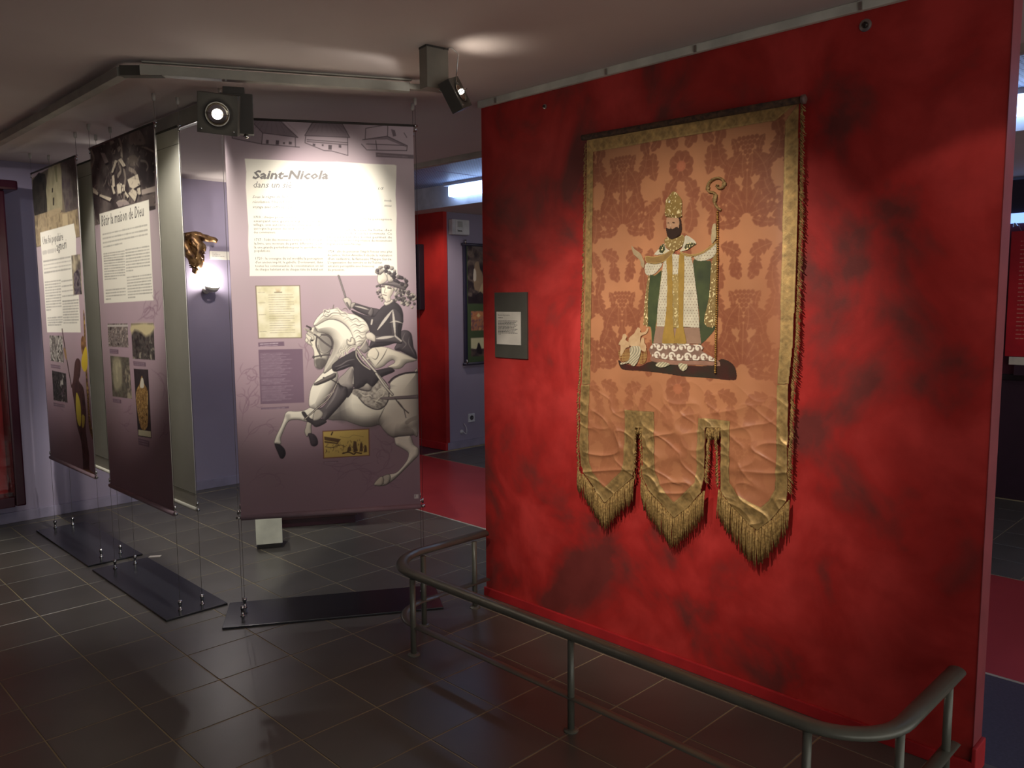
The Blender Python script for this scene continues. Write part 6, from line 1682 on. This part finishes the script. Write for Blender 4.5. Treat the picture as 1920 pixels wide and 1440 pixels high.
bm = bmesh.new(); tube(bm, smooth_open(np.array([(5.70, 6.522, 0.18), (5.735, 6.505, 0.15), (5.742, 6.51, 0.21), (5.725, 6.53, 0.262)]), 5).tolist(), 0.004, 6); mk('wire', bm, M_white, hk, True)
ps = thing('wall_picture', 'dark framed purple picture on the far red wall beside the hanging rider banner', 'picture', (5.47, 7.15, 1.83))
box('frame', (5.40, 6.845, 1.49), (5.47, 7.5, 2.18), mat('black_frame', (30, 22, 34), 0.4), ps, 0.004)
box('picture', (5.396, 6.90, 1.56), (5.402, 7.45, 2.15), mat('violet_picture', (112, 62, 122), 0.4, rgb2=(64, 40, 84), scale=6), ps, 0)

# ---------------------------------------------------------------- the room past the right end of the partition
fc = thing('far_showcase', 'dark purple base cabinet with red text panel and blue strip light at far right', 'showcase', (7.2, 1.2, 0))
M_dkp = mat('dark_purple_cabinet', (52, 32, 48), 0.5)
box('base_cabinet', (6.90 + 0.28, -1.2, 0.0), (7.19, 2.9, 0.94), M_dkp, fc, 0.003)
box('ledge', (7.165, -1.2, 0.94), (7.19, 2.9, 0.985), mat('black_ledge', (22, 16, 22), 0.5), fc, 0.003)
box('back_board', (7.182, -1.2, 0.985), (7.19, 2.9, 2.14), mat('plum_board', (92, 34, 52), 0.5), fc, 0)
box('header_board', (7.182, -1.2, 2.225), (7.19, 2.9, 2.47), mat('near_black_board', (34, 28, 42), 0.5), fc, 0)
M_bs = bpy.data.materials.new('blue_strip_glow'); M_bs.use_nodes = True; b = M_bs.node_tree.nodes['Principled BSDF']
b.inputs['Emission Color'].default_value = (0.22, 0.42, 1.0, 1); b.inputs['Emission Strength'].default_value = 1.6
box('strip_light', (7.15, -1.2, 2.145), (7.188, 2.9, 2.22), M_bs, fc, 0.004)
rp = thing('text_panel', 'red hanging text panel in front of the far plum board', 'panel', (7.12, 1.2, 1.12))
M_rp = mat('red_panel', (186, 34, 46), 0.4)
box('panel', (7.12, 0.4, 1.13), (7.126, 1.765, 2.08), M_rp, rp, 0)
for y in (1.70,): 
    bm = bmesh.new(); tube(bm, [(7.12, y, 2.08), (7.14, y + 0.03, 2.14)], 0.002, 5); mk('cable', bm, M_chrome, rp)
    bm = bmesh.new(); lathe(bm, (7.115, y + 0.04, 2.115), (0, 0.3, 1), [(0.02, 0), (0.012, 0.02), (0.004, 0.03)], 10); mk('clamp', bm, M_chrome, rp)
parts = []
for k in range(24): dash_lines(parts, (7.1185, 1.70, 2.0 - k * 0.032), (0, -1, 0), (0, 0, 1), 1.1, 0.008, 200 + k)
join_text('panel_lettering', parts, mat('pale_red_ink', (206, 120, 110), 0.7), rp)
fcard = thing('far_label', 'small white caption card on the ledge below the red text panel', 'label', (7.17, 1.6, 0.985))
box('card', (7.12, 1.42, 1.065), (7.126, 1.735, 1.125), mat('white_card', (214, 208, 196), 0.7), fcard, 0)
box('card_stand', (7.126, 1.45, 0.985), (7.165, 1.70, 1.10), M_dkp, fcard, 0.002)
spot('spot_light_far_panel', (6.3, 1.0, 2.42), (7.12, 1.2, 1.5), 12, 60, 0.8)
